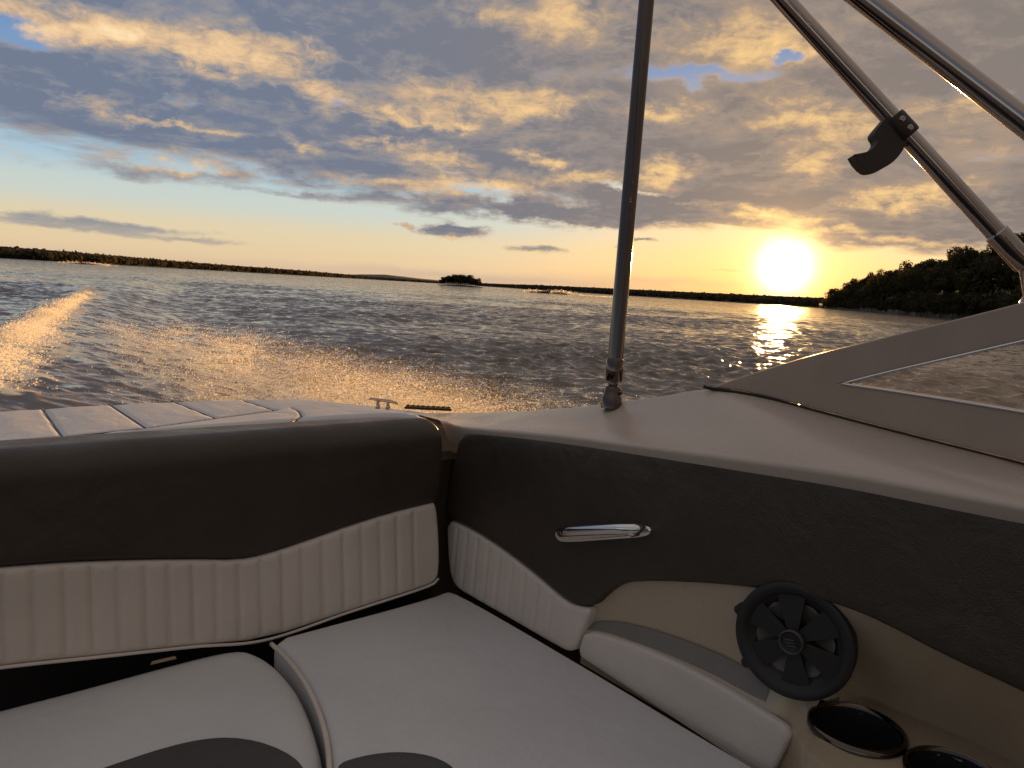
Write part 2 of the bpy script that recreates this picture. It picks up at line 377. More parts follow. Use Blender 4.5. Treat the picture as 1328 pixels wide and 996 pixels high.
for cx, cy, rx in ((1111, 945, 54), (1238, 1006, 54)):
    c = on_s(cx, cy, CZ+.003); dep = (np.array(BW(*c))-EYEP) @ _fw; cups.append((c, rx*dep/FPX))
arm = loft('armrest', [railA, railB, railC, railD], 460, M['gel'], boat, sub=22)
bm = bmesh.new(); bm.from_mesh(arm.data)
kill = [f for f in bm.faces if any((lambda q: math.hypot(q[0]-c[0], q[1]-c[1]) < r*1.0 and abs(q[2]-c[2]) < .014)(tob(np.array(f.calc_center_median()))) for c, r in cups)]
bmesh.ops.delete(bm, geom=kill, context='FACES'); bm.to_mesh(arm.data); bm.free()
bv = arm.modifiers.new('bevel', 'BEVEL'); bv.width = .007; bv.segments = 4; bv.limit_method = 'ANGLE'; bv.angle_limit = math.radians(28)
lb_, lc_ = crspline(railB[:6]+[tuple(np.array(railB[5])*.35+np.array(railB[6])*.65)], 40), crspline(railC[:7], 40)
M['mat'] = pbr('ledge_shade_grey', (.19, .175, .155), .6, bump=.3, bscale=500, var=.1)  # shade under the dark side panel, put into the ledge sheet's colour
ledge = loft('ledge_shade', [lb_+(np.array([-.004, 0, .004])), (lb_+lc_)/2+np.array([0, 0, .004]), lc_+np.array([.002, 0, .003])], 60, M['mat'], boat, sub=2)  # added sheet over the gelcoat ledge that carries the shade
# padded strip in front of the ledge
strip = [on_t(x, y, .042)[1:] for x, y in [(757, 818), (800, 829), (852, 849), (900, 872), (944, 896), (990, 924), (1028, 950), (1016, 973), (1004, 996), (996, 1012), (975, 1000), (900, 951), (820, 898), (765, 862), (749, 851), (750, 838)]]
pad('armrest_pad', [tuple(q) for q in strip], lambda u, v, h: BW(.042-h, u, v), M['cream'], boat, R=.007, thick=.011, step=.006, grid=.01, chk=1)

# --- speaker
spn = Vector(-T3*1+F3*.20+Z3*.03).normalized()
sc_ = on_t(1028, 831, .035); e1 = on_t(951, 829, .035); e2 = on_t(1105, 836, .035)
SR = .5*abs(e2[1]-e1[1])*.97
spq = on_t(1028, 831, .050); spc = BW(*spq)
spk = bpy.data.objects.new('speaker', None); COL.objects.link(spk); spk.location = spc; put(spk, boat)
lathe('surround', [(SR*.97, -.022), (SR*.995, -.004), (SR*.985, .002), (SR*.93, .0045), (SR*.86, .004), (SR*.80, .000), (SR*.76, -.004), (SR*.72, -.006)], spc, spn, M['plast'], spk, 72)
bm = bmesh.new(); bm.from_mesh(arm.data)                         # the opening the speaker sits in
kill = []
for f in bm.faces:
    q_ = f.calc_center_median()-spc; h_ = q_.dot(spn)
    if abs(h_) < .07 and (q_-spn*h_).length < SR*.86: kill.append(f)
bmesh.ops.delete(bm, geom=kill, context='FACES'); bm.to_mesh(arm.data); bm.free()
lathe('cone', [(SR*.74, -.010), (SR*.6, -.016), (SR*.3, -.03), (0, -.034)], spc, spn, M['rubber'], spk, 64)
sx = Fv.copy(); sx = (sx-spn*sx.dot(spn)).normalized(); sy = spn.cross(sx)
if sy.z < 0: sy = -sy
def spk_pt(r, a, h): return spc+spn*h+(sx*math.cos(a)+sy*math.sin(a))*SR*r
def blade(a, w0, w1, r0, r1, h0, h1, mat, nm):
    ps = [spk_pt(math.hypot(r, w), a+math.atan2(w, r), h) for r, w, h in [(r0, -w0, h0), (r1, -w1, h1), (r1+.02, 0, h1), (r1, w1, h1), (r0, w0, h0)]]
    return extrude_poly(nm, ps, spn*.0015, mat, spk, .0006, 2)
for k in range(6): blade(math.radians(100+60*k), 0.09, .245, .16, .76, -.003, -.0055, M['plast'], 'spoke')
for k in range(6):
    a = math.radians(130+60*k)
    ps = [spk_pt(r, a+da, h) for r, da, h in [(.30, -.22, -.024), (.64, -.26, -.010), (.66, 0, -.010), (.64, .26, -.010), (.30, .22, -.024)]]
    extrude_poly('cone_vane', ps, spn*.002, M['vane'], spk)
lathe('hub', [(SR*.20, -.02), (SR*.20, .006), (SR*.185, .009), (SR*.17, .007), (SR*.15, .006), (0, .008)], spc, spn, M['plast'], spk, 40)
lathe('badge_ring', [(SR*.205, .004), (SR*.205, .0085), (SR*.19, .0105), (SR*.175, .0085), (SR*.175, .004)], spc, spn, M['vane'], spk, 40)
bm = bmesh.new()
for k, (ox, oy) in enumerate([(-.025, .045), (.0, 0), (.025, -.045)]):
    q = [(-.085, -.03), (.055, .0), (.085, .03), (-.055, .0)]
    q = [(-.09, -.032), (.06, -.008), (.09, .026), (-.06, .002)]
    vs = [bm.verts.new(spc+spn*.0085+(sx*(x+ox)+sy*(y+oy))*SR) for x, y in q]; bm.faces.new(vs)
r = bmesh.ops.extrude_face_region(bm, geom=bm.faces[:]); bmesh.ops.translate(bm, vec=spn*.0018, verts=[v for v in r['geom'] if isinstance(v, bmesh.types.BMVert)])
bm_obj('badge', bm, M['chrome'], spk)
for a in (math.radians(168), math.radians(222)):
    p = spk_pt(1.0, a, 0); lathe('screw_tab', [(0, .002), (.006, .0018), (.0075, .000), (.0075, -.02)], p-spn*.002, spn, M['plast'], spk, 16)

# --- cup holders
def cup(c, r):
    p = BW(*c)
    e = bpy.data.objects.new('cup_holder', None); COL.objects.link(e); e.location = p; put(e, boat)
    lathe('rim', [(r*1.12, -.004), (r*1.12, .002), (r*1.08, .005), (r*1.02, .006), (r*.97, .003), (r*.95, -.004)], p, Zv, M['dark_refl'], e, 56)
    lathe('cup', [(r*.955, .001), (r*.93, -.03), (r*.86, -.085), (0, -.088)], p, Zv, M['plast'], e, 48)
for c_ in cups: cup(*c_)

# --- coaming / gunwale
g1 = [P_t(x, y, .05) for x, y in [(571, 545), (585, 548), (606, 554), (720, 564), (864, 583), (960, 596), (1089, 614), (1200, 634), (1328, 657), (1450, 678), (1700, 728)]]
g1 = fwd_ext(g1, 2.6)
g1b = [(p[0]+.03, p[1], p[2]-.06) for p in g1]
g2 = [P_t(x, y, .24) for x, y in [(520, 532), (560, 535), (610, 534.5), (660, 533), (720, 529.5), (793, 521.5), (850, 513.5), (920, 503), (985, 512), (1060, 532), (1150, 556), (1328, 602), (1450, 634), (1700, 700)]]
g2 = fwd_ext(g2, 2.6)
g3 = [(p[0]+.05, p[1], p[2]-.03) for p in g2]; g4 = [(p[0]+.075, p[1], p[2]-.09) for p in g2]; g5 = [(.30, p[1], -ZS-.15) for p in g2]
gw = loft('gunwale', [g1b, g1, g2, g3, g4], 90, M['deck'], boat, sub=3)
bv = gw.modifiers.new('bevel', 'BEVEL'); bv.width = .008; bv.segments = 3; bv.limit_method = 'ANGLE'; bv.angle_limit = math.radians(30)
loft('hull', [g4, g5], 90, M['hull'], boat)
# stern deck beneath and beyond the sun pad, stern corner
dk = .318
bm = bmesh.new()
deck_out = [tuple(on_s(x, y, dk)[:2]) for x, y in [(545, 533.8), (500, 528.5), (450, 523), (400, 518.2), (370, 516.4)]]
d_poly = [(-2.0, -.23), (-.03, -.23), (.075, -.20), (.20, -.22)]+deck_out+[(-.22, -.52), (-.4, -.535), (-2.0, -.535)]
extrude_poly('stern_deck', [BW(t, f, dk) for t, f in d_poly], -Zv*(dk+ZS+.1), M['hull'], boat, .006, 3)
# dark liner: wall behind the backrest, seat base, floor; added blocks against stray light
def box(name, t0, t1, f0, f1, z0, z1, mat, par=boat):
    ps = [BW(t0, f0, z0), BW(t1, f0, z0), BW(t1, f1, z0), BW(t0, f1, z0)]
    return extrude_poly(name, ps, Zv*(z1-z0), mat, par)
box('seat_base', -2.0, .03, -.07, .95, -.35, -.09, M['dark'])
box('floor', -2.1, .2, .95, 3., -.42, -.35, M['dark'])
box('corner_light_block', -.012, .10, -.15, -.078, -.3, .27, M['black'])  # added block: keeps the corner gap dark and stops sun leaking through
box('side_light_block', .14, .155, -.2, 2.0, -.4, .07, M['dark'])  # unseen wall added to stop sunlight leaking between seat and side
box('transom_liner', -2.0, .05, -.20, -.115, -.3, .27, M['dark'])

# --- cleat and vent strip on the stern corner
cl = bpy.data.objects.new('cleat', None); COL.objects.link(cl); c0 = on_s(497, 528.3, .325); cl.location = BW(*c0); put(cl, boat)
rgt = Vector(_r0)
cw = Vector(BW(*c0)); dp = (cw-Vector(EYEP)).length; u = dp/FPX
tube('horn', [cw+rgt*u*a+Zv*u*b for a, b in [(-19, 9.5), (-16, 10), (-8, 9.5), (0, 9), (8, 8.5), (15, 7), (19, 5)]], [u*.8, u*1.5, u*1.9, u*2, u*1.9, u*1.5, u*.8], M['steel'], cl, 12)
for a in (-7, 6): tube('post', [cw+rgt*u*a-Zv*u*2, cw+rgt*u*a+Zv*u*2, cw+rgt*u*a+Zv*u*8], [u*3.4, u*2.2, u*2.0], M['steel'], cl, 12)
vs = [BW(*on_s(x, y, .318)) for x, y in [(524, 530.5), (586, 533.5), (584, 530.2), (528, 527.5)]]
grip = extrude_poly('grip_strip', vs, Zv*.006, M['gasket'], boat, .002)
bm = bmesh.new()
a_, b_ = (vs[0]+vs[3])/2, (vs[1]+vs[2])/2
for k in range(9):
    c = a_.lerp(b_, (k+.5)/9)+Zv*.0055; bmesh.ops.create_icosphere(bm, subdivisions=2, radius=.0045, matrix=Matrix.Translation(c))
bm_obj('grip_studs', bm, M['gasket'], boat, True)

# --- windshield wing (frame and glass)
ws = bpy.data.objects.new('windshield', None); COL.objects.link(ws); ws.location = BW(.25, .9, .5); put(ws, boat)
NW = T3-Z3*0.0
def wpx(x, y, t=.235): return BW(*on_t(x, y, t))
top_l = crspline([(918, 503.5), (940, 496), (968, 486.5), (1000, 476.5), (1050, 461.5), (1110, 446.5), (1170, 431.5), (1250, 411.5), (1328, 391.5), (1480, 352)], 40)
in_top = crspline([(1092, 497.5), (1150, 483), (1230, 464.5), (1328, 442), (1480, 407)], 30)
in_bot = crspline([(1480, 560), (1328, 534.5), (1250, 521.5), (1160, 507.5), (1092, 497.5)], 30)
bot_l = crspline([(1480, 640), (1328, 600), (1250, 580.5), (1150, 555), (1060, 531.5), (985, 512), (940, 504.5), (918, 503.5)], 40)
def fz(px): return [tuple(on_t(x, y, .235)[1:]) for x, y in px]
def extd(p, pts): return p+pts
TL = extd(fz(top_l), [(1.3, .782), (1.6, .835), (1.95, .868)]); IT = extd(fz(in_top), [(1.3, .735), (1.6, .787), (1.95, .82)])
IB = [(1.95, .475), (1.5, .50)]+fz(in_bot); BL = [(1.95, .385), (1.5, .42)]+fz(bot_l)
extrude_poly('frame', [BW(.235, f, z) for f, z in TL+IT[::-1]+IB[::-1][1:]+BL[:-1]], Tv*.03, M['frame'], ws, .004, 3)
def bar(name, f0, f1, z0, z1): return extrude_poly(name, [BW(.232, f0, z0), BW(.232, f1, z0), BW(.232, f1, z1), BW(.232, f0, z1)], Tv*.036, M['frame'], ws, .004, 3)
bar('mullion', 1.21, 1.29, .47, .77); bar('end_post', 1.92, 2.0, .375, .872)
tube('rim', [wpx(x, y, .234) for x, y in list(in_top[::-1])], .0022, M['chrome'], ws, 8)
tube('rim', [wpx(x, y, .234) for x, y in list(in_bot)], .0022, M['chrome'], ws, 8)
mesh_obj('glass', [BW(.25, f, z) for f, z in IT+IB[:-1]], [list(range(len(IT+IB)-1))], M['glass'], ws, False)
gk = [wpx(x, y, .231) for x, y in crspline([(913, 501.5), (922, 504), (985, 514), (1060, 534), (1150, 558), (1328, 603.5), (1480, 643)], 60)]+[BW(.231, 1.5, .417), BW(.231, 1.95, .382)]
tube('gasket', gk, .0032, M['gasket'], ws, 8)

# ================================================================== CUSHIONS
def smp(x, y, z=0.): return tuple(on_s(x, y, z)[:2])
rc = [(349, 829), (420, 810), (500, 789), (560, 772), (577, 765), (590, 766), (620, 781), (680, 815), (735, 847), (800, 885), (900, 945), (1000, 1003), (1090, 1060), (1000, 1120), (640, 1130), (440, 1110), (432, 1050), (430, 996), (426, 955), (414, 915), (394, 876), (372, 848)]
rcush = empty('seat_cushion', BW(-.15, .4, -.09), 'corner seat cushion with pale piped edge, wedged against the side panel', 'cushion', 'pale grey seat cushions')
pad('top', [smp(*q) for q in rc], lambda u, v, h: BW(u, v, h), M['seat'], rcush, R=.018, thick=.085, step=.009, grid=.016, puff=.004, chk=1)
pp = [smp(*q) for q in [(352, 831), (372, 850), (393, 877), (412, 914), (424, 955), (428, 996), (430, 1050)]]
tube('piping', [BW(a, b, -.006) for a, b in crspline(pp, 50)], .0042, M['cream'], rcush, 10)
ri = [(434, 992), (455, 984), (480, 978), (512, 974.5), (545, 976.5), (572, 984), (592, 997), (610, 1030), (615, 1100), (470, 1095), (437, 1060)]
pad('front_panel', [smp(*q, .004) for q in ri], lambda u, v, h: BW(u, v, .0065+h), M['insert'], rcush, R=.006, thick=.012, step=.006, grid=.015, chk=1)
LZ = -.012
lc = [(-160, 958), (-60, 930), (0, 914), (100, 889), (200, 862), (270, 844), (310, 837.5), (335, 841), (362, 858), (388, 887), (406, 925), (418, 965), (421, 990), (412, 1020), (395, 1110), (-160, 1190)]
lcush = empty('seat_cushion', BW(-.8, .4, -.09), 'rounded bench seat cushion left of the gap, with a white tag behind it', 'cushion', 'pale grey seat cushions')
lcush['label'] = 'rounded bench seat cushion with small paper tag behind, left of the dark gap'
pad('top', [smp(*q, LZ) for q in lc], lambda u, v, h: BW(u, v, LZ+h), M['seat'], lcush, R=.030, thick=.075, step=.009, grid=.016, puff=.004, chk=2)
li = [(60, 1012), (120, 1001), (160, 987), (215, 969), (262, 958.5), (300, 956), (335, 961), (368, 973), (392, 990), (398, 1010), (392, 1090), (60, 1120)]
pad('front_panel', [smp(*q, LZ+.004) for q in li], lambda u, v, h: BW(u, v, LZ+.007+h), M['insert'], lcush, R=.006, thick=.012, step=.006, grid=.015, chk=1)
tg = [BW(*on_f(x, y, -.012)) for x, y in [(195, 862), (229, 854), (227, 850.5), (197, 857.5)]]
extrude_poly('care_tag', tg, Fv*.001, M['tag'], lcush)

# ================================================================== CANOPY POLES
PR = .0185
def pole(loc, label): return empty('canopy_pole', loc, label, 'pole', 'stainless canopy poles')
b1 = BW(*on_t(793, 522, .215)); d1 = (b1-Vector(EYEP)).dot(Vector(_fw)); r1 = 10.6*d1/FPX
p1 = pole(b1, 'upright stainless canopy pole standing on the gunwale hinge')
top1 = Vector(at_depth(838.5, 0, d1*1.0)); top1 = b1+(top1-b1)*1.9
def l1(y0): return b1+(top1-b1)*((522-y0)/522/1.9)
lathe('tube', [(r1*.95, 0), (r1*.95, (top1-b1).length)], l1(478), top1-b1, M['dark_refl'], p1, 32)
up1 = (top1-b1).normalized(); q = (b1-l1(521)).length
L1 = lambda y: (l1(y)-b1).length
lathe('sleeve', [(0, L1(496)), (r1*.9, L1(495)), (r1*1.06, L1(493)), (r1*1.08, L1(467)), (r1*.96, L1(465))], b1, up1, M['dark_refl'], p1, 32)
lathe('swivel', [(r1*.5, L1(503)), (r1*.62, L1(499)), (r1*.55, L1(494))], b1, up1, M['dark_refl'], p1, 24)
lathe('deck_hinge', [(r1*1.30, -.012), (r1*1.28, L1(516)), (r1*1.1, L1(513)), (r1*1.05, L1(507)), (r1*.9, L1(501.5)), (r1*.5, L1(499.5)), (0, L1(499))], b1, up1, M['dark_refl'], p1, 32)
boltd = Vector(_r0)*.8-Vector(_fw)*.6
lathe('bolt', [(r1*.35, -r1*1.2), (r1*.35, r1*1.2), (0, r1*1.25)], l1(508), boltd, M['dark_refl'], p1, 16)

d2a, d2b = 1.03, 1.005; PR = 12.2*1.0/FPX
A2 = Vector(at_depth(1016, 0, d2a)); B2 = Vector(at_depth(1322, 335, d2b))
ax2 = (B2-A2).normalized(); p2 = pole(B2, 'slanting stainless canopy pole carrying the dark plastic clip')
A2e = A2-ax2*.7
lathe('tube', [(PR, 0), (PR, (B2-A2e).length)], A2e, ax2, M['steel'], p2, 32)
s2 = Vector(at_depth(1291, 301, d2b*1.003)); s2 = A2+ax2*(s2-A2).dot(ax2)
lathe('end_sleeve', [(PR*1.02, 0), (PR*1.2, .002), (PR*1.2, .055), (PR*1.1, .058), (PR*.9, .058)], s2, ax2, M['steel'], p2, 32)
foot = BW(.25, .945, .683); fork = B2+ax2*.012
lathe('end_fork', [(PR*.9, -.03), (PR*.85, .012), (0, .016)], B2, ax2, M['steel'], p2, 24)
lathe('deck_hinge', [(.016, -.006), (.0155, .004), (.010, .010), (.0085, (fork-foot).length), (0, (fork-foot).length+.004)], foot, fork-foot, M['steel'], p2, 24)
lathe('bolt', [(0, -.014), (.005, -.013), (.005, .013), (0, .014)], fork, Tv, M['dark_refl'], p2, 14)
P3R = .0136
A3 = Vector(at_depth(1122, 0, .90)); B3 = Vector(at_depth(1328, 159, .85)); ax3 = (B3-A3).normalized()
k3 = (.215-tob(np.array(B3))[0])/(tob(np.array(B3))-tob(np.array(A3)))[0]; B3e = B3+(B3-A3)*k3; A3e = A3-ax3*.6
print('pole 3 foot', tob(np.array(B3e)))
p3 = pole(B3e, 'nearest slanting stainless canopy pole crossing the top right corner')
lathe('tube', [(P3R, 0), (P3R, (B3e-A3e).length)], A3e, ax3, M['steel'], p3, 32)
lathe('end_sleeve', [(P3R*.9, -.07), (P3R*1.2, -.068), (P3R*1.2, -.01), (P3R*.9, 0), (0, .002)], B3e, ax3, M['steel'], p3, 28)
lathe('deck_hinge', [(.024, .022), (.024, .014), (.012, .010), (.010, -.012), (0, -.014)], B3e, Tv, M['steel'], p3, 24)

# --- plastic clip on the middle pole
cc = Vector(at_depth(1167, 166, 1.018))
t_ = ((cc-A2).dot(ax2)); cc = A2+ax2*t_
clip = empty('pole_clip', cc, 'dark plastic hooked clip snapped round the slanting pole', 'clip')
uu = 1.018/FPX
lathe('collar', [(PR*1.02, -17*uu), (PR*1.28, -17*uu), (PR*1.36, -14*uu), (PR*1.36, 13*uu), (PR*1.28, 16*uu), (PR*1.02, 16*uu)], cc, ax2, M['plast'], clip, 32)
hook_px = [(1150, 146), (1134, 171), (1140, 182), (1134, 190), (1124, 197), (1116, 197.5), (1108, 201), (1116, 212), (1125, 222), (1140, 220.5), (1155, 213), (1166, 203), (1174, 190), (1180, 178), (1170, 160)]
hk = chaikin(np.array([(1152, 150), (1138, 166), (1133.5, 173), (1140, 182), (1136, 189), (1127, 196), (1119, 198), (1108, 200)]), 2, False)
ho = chaikin(np.array([(1114, 210), (1125, 222), (1138, 221), (1152, 215), (1164, 205), (1173, 192), (1181, 176), (1172, 160)]), 2, False)
hp = [Vector(at_depth(x, y, 1.008)) for x, y in list(hk)+list(ho)]
cdir = -Vector(_fw)
for k_ in (-8, 7): lathe('screw', [(.004, -.003), (.004, .001), (.003, .0019), (0, .0019)], cc+ax2*k_*uu+cdir*PR*1.33, cdir, M['steel'], clip, 14)
extrude_poly('hook', hp, Vector(_fw)*.022, M['plast'], clip, .003, 3)
print('boat done')
#==WATER==
# ================================================================== WATER
def wpt(x, y, z=0.): return on_z(x, y, z)[:2]
crest_px = [(-60, 520), (-25, 497), (0, 478), (30, 446), (60, 421), (90, 400), (122, 383)]
crest = np.array([wpt(x, y, .15) for x, y in crest_px])
crest2 = np.array([wpt(x, y, .15) for x, y in [(122, 383), (150, 368), (180, 360), (215, 355), (260, 353)]])
def build_water():
    az = np.concatenate([np.radians(np.arange(-180, -56, 2.)), np.radians(np.arange(-56, 56, .14)), np.radians(np.arange(56, 180, 2.))])
    r = [2.2]
    while r[-1] < 9000: r.append(r[-1]*(1.0042 if r[-1] < 260 else 1.02))
    r = np.array(r); na, nr = len(az), len(r)
    X = (r[:, None]*np.sin(az)[None]).ravel(); Y = (r[:, None]*np.cos(az)[None]).ravel(); Rr = np.repeat(r, na)
    Zz = np.zeros_like(X); DX = np.zeros_like(X); DY = np.zeros_like(X)
    g = np.random.default_rng(3)
    wind = math.radians(200)
    near = Rr < 260
    x, y, rr = X[near], Y[near], Rr[near]
    z = np.zeros_like(x); dx = np.zeros_like(x); dy = np.zeros_like(x)
    # slow gust mask
    gust = np.zeros_like(x)
    for _ in range(10):
        lam = g.uniform(9, 50); a = g.uniform(0, 6.28); k = 2*math.pi/lam; gust += np.sin(k*(x*math.cos(a)+y*math.sin(a))+g.uniform(0, 6.28))
    gust = np.clip(1+.22*gust, .35, 1.8)
    for i in range(150):
        lam = 10**g.uniform(math.log10(.22), math.log10(3.6)); k = 2*math.pi/lam
        a = wind+g.normal(0, .75); amp = .0050*lam**.70*g.uniform(.4, 1.2)*(.25 if lam > 1.6 else (1.05 if lam > .6 else 1.6))
        fade = np.clip((lam/(rr*.0042)-2.2)/2, 0, 1)*np.clip((250-rr)/120, 0, 1)
        ph = k*(x*math.sin(a)+y*math.cos(a))+g.uniform(0, 6.28)
        z += amp*fade*np.cos(ph)
        dx += -amp*fade*math.sin(a)*np.sin(ph)*.8; dy += -amp*fade*math.cos(a)*np.sin(ph)*.8
    # wake: a flattened trough and a breaking crest
    P = np.stack([x, y], 1); foam = np.zeros_like(x)
    sel = rr < 160
    ps = P[sel]
    dc = seg_dist(ps, crest, False); d2 = seg_dist(ps, crest2, False)
    # side of the crest: right of it is the smooth wake face
    whole = np.vstack([crest, crest2[1:]]); best = np.full(len(ps), 1e9); side = np.zeros(len(ps))
    for A_, B_ in zip(whole[:-1], whole[1:]):
        ab = B_-A_; u = np.clip(((ps-A_) @ ab)/(ab @ ab), 0, 1); dd = np.linalg.norm(ps-A_-u[:, None]*ab, axis=1); sg = ab[0]*(ps[:, 1]-A_[1])-ab[1]*(ps[:, 0]-A_[0])
        m_ = dd < best-1e-9; side[m_] = sg[m_]; best[m_] = dd[m_]
    dall = np.minimum(dc, d2); right = side < 0
    calm = np.where(right, np.clip(dall/6, .4, 1), np.clip(dall/3, .5, 1))
    zz = z[sel]*calm*gust[sel]
    w = np.where(right, 2.6, .9); hgt = .30*np.exp(-(dc/np.where(right, 1.7, .7))**2)+.22*np.exp(-(d2/(w*1.3))**2)
    zz += hgt - np.where(right, .15*np.exp(-((dall-3.6)/1.8)**2), .0)
    # stern rollers crossing the wake
    rid = np.zeros(len(ps))
    z = z*gust; z[sel] = zz
    rag = np.zeros(len(ps))
    for _ in range(14):
        lam = g.uniform(.3, 2.2); a = g.uniform(0, 6.28); rag += np.sin(2*math.pi/lam*(ps[:, 0]*math.cos(a)+ps[:, 1]*math.sin(a))+g.uniform(0, 6.28))
    fo = np.clip(1.7*np.exp(-((dc+.07*rag)/(.25+.30*np.clip((40-np.linalg.norm(ps, axis=1))/28, 0, 1)))**2), 0, 1)
    # churned water left of the crest near the stern and on the port side under the spray
    pa = np.array([wpt(x, y) for x, y in [(-60, 545), (20, 520), (90, 490)]]); da = seg_dist(ps, pa, False)
    fo = np.maximum(fo, .42*np.exp(-(da/1.6)**2))
    pb = np.array([wpt(x, y) for x, y in [(215, 442), (260, 462), (320, 485), (420, 520), (540, 560)]]); db = seg_dist(ps, pb, False)
    fo = np.maximum(fo, .62*np.exp(-((db+.12*rag)/1.5)**2))
    pc = np.array([wpt(x, y) for x, y in [(-20, 402), (20, 396), (45, 388)]]); fo = np.maximum(fo, .5*np.exp(-(seg_dist(ps, pc, False)/.7)**2))
    pd = np.array([wpt(x, y) for x, y in [(10, 384), (40, 376), (65, 370)]]); fo = np.maximum(fo, .4*np.exp(-(seg_dist(ps, pd, False)/1.2)**2))
    foam[sel] = fo
    Zz[near] = z; DX[near] = dx*gust; DY[near] = dy*gust
    FO = np.zeros_like(X); FO[near] = foam
    V = np.stack([X+DX, Y+DY, Zz], 1)
    idx = np.arange(nr*na).reshape(nr, na)
    a = idx[:-1, :]; b = np.roll(idx, -1, 1)[:-1, :]; c = np.roll(idx, -1, 1)[1:, :]; d = idx[1:, :]
    Fq = np.stack([a, b, c, d], 2).reshape(-1, 4)[:, ::-1]
    me = bpy.data.meshes.new('water'); me.vertices.add(len(V)); me.vertices.foreach_set('co', V.astype(np.float32).ravel())
    me.loops.add(Fq.size); me.loops.foreach_set('vertex_index', Fq.astype(np.int32).ravel())
    me.polygons.add(len(Fq)); me.polygons.foreach_set('loop_start', np.arange(0, Fq.size, 4, dtype=np.int32))
    me.polygons.foreach_set('use_smooth', np.ones(len(Fq), bool)); me.update(calc_edges=True)
    at = me.attributes.new('foam', 'FLOAT', 'POINT'); at.data.foreach_set('value', FO.astype(np.float32))
    o = bpy.data.objects.new('water', me); COL.objects.link(o); tag(o, kind='structure'); return o
def water_mat():
    m = bpy.data.materials.new('lake_water'); nt = nodes_of(m); n = nt.nodes; L = nt.links
    o = n.new('ShaderNodeOutputMaterial'); b = n.new('ShaderNodeBsdfPrincipled')
    b.inputs['Base Color'].default_value = (.145, .122, .104, 1); b.inputs['Roughness'].default_value = .09; b.inputs['IOR'].default_value = 1.333
    ge = n.new('ShaderNodeNewGeometry')
    # small ripples and chop too fine for the mesh: two noise fields give the facets their slopes
    tot = None
    for sc, det, amp in ((1.8, 4, .95), (6.5, 5, 1.2)):
        mp = n.new('ShaderNodeMapping'); mp.inputs['Rotation'].default_value = (0, 0, math.radians(-18)); mp.inputs['Scale'].default_value = (.5, 1, 1)
        L.new(ge.outputs['Position'], mp.inputs['Vector'])
        t = n.new('ShaderNodeTexNoise'); t.inputs['Scale'].default_value = sc; t.inputs['Detail'].default_value = det; t.inputs['Roughness'].default_value = .62; t.inputs['Distortion'].default_value = .2
        L.new(mp.outputs[0], t.inputs['Vector'])
        sb = n.new('ShaderNodeVectorMath'); sb.operation = 'SUBTRACT'; sb.inputs[1].default_value = (.5, .5, .5); L.new(t.outputs['Color'], sb.inputs[0])
        ml = n.new('ShaderNodeVectorMath'); ml.operation = 'MULTIPLY'; ml.inputs[1].default_value = (amp*.75, amp, 0); L.new(sb.outputs[0], ml.inputs[0])
        if tot is None: tot = ml
        else:
            ad = n.new('ShaderNodeVectorMath'); L.new(tot.outputs[0], ad.inputs[0]); L.new(ml.outputs[0], ad.inputs[1]); tot = ad
    gu = n.new('ShaderNodeTexNoise'); gu.inputs['Scale'].default_value = .035; gu.inputs['Detail'].default_value = 4; L.new(ge.outputs['Position'], gu.inputs['Vector'])
    gm = n.new('ShaderNodeMapRange'); gm.inputs[1].default_value = .3; gm.inputs[2].default_value = .7; gm.inputs[3].default_value = .7; gm.inputs[4].default_value = 1.25; L.new(gu.outputs[0], gm.inputs[0])
    ln = n.new('ShaderNodeVectorMath'); ln.operation = 'LENGTH'; L.new(ge.outputs['Position'], ln.inputs[0])      # the mesh carries its own chop near the boat, so the facets take over further out
    fm_ = n.new('ShaderNodeMapRange'); fm_.inputs[1].default_value = 25; fm_.inputs[2].default_value = 260; fm_.inputs[3].default_value = 1; fm_.inputs[4].default_value = 2.6; L.new(ln.outputs['Value'], fm_.inputs[0])
    gm2 = n.new('ShaderNodeMath'); gm2.operation = 'MULTIPLY'; L.new(gm.outputs[0], gm2.inputs[0]); L.new(fm_.outputs[0], gm2.inputs[1]); gm = gm2
    sc_n = n.new('ShaderNodeVectorMath'); sc_n.operation = 'SCALE'; L.new(tot.outputs[0], sc_n.inputs[0]); L.new(gm.outputs[0], sc_n.inputs['Scale'])
    an = n.new('ShaderNodeVectorMath'); L.new(sc_n.outputs[0], an.inputs[0]); L.new(ge.outputs['Normal'], an.inputs[1])
    nn = n.new('ShaderNodeVectorMath'); nn.operation = 'NORMALIZE'; L.new(an.outputs[0], nn.inputs[0]); L.new(nn.outputs[0], b.inputs['Normal'])
    # foam
    at = n.new('ShaderNodeAttribute'); at.attribute_name = 'foam'
    t = n.new('ShaderNodeTexNoise'); t.inputs['Scale'].default_value = 5.; t.inputs['Detail'].default_value = 9; t.inputs['Roughness'].default_value = .7; t.inputs['Distortion'].default_value = .8
    L.new(ge.outputs['Position'], t.inputs['Vector'])
    ad = n.new('ShaderNodeMath'); ad.operation = 'MULTIPLY_ADD'; ad.inputs[1].default_value = .75; ad.inputs[2].default_value = -.75   # attr*.75 - .75 + noise
    L.new(at.outputs['Fac'], ad.inputs[0]); a2 = n.new('ShaderNodeMath'); L.new(ad.outputs[0], a2.inputs[0]); L.new(t.outputs[0], a2.inputs[1])
    mr = n.new('ShaderNodeMapRange'); mr.inputs[1].default_value = .12; mr.inputs[2].default_value = .36; mr.interpolation_type = 'SMOOTHSTEP'; L.new(a2.outputs[0], mr.inputs[0])
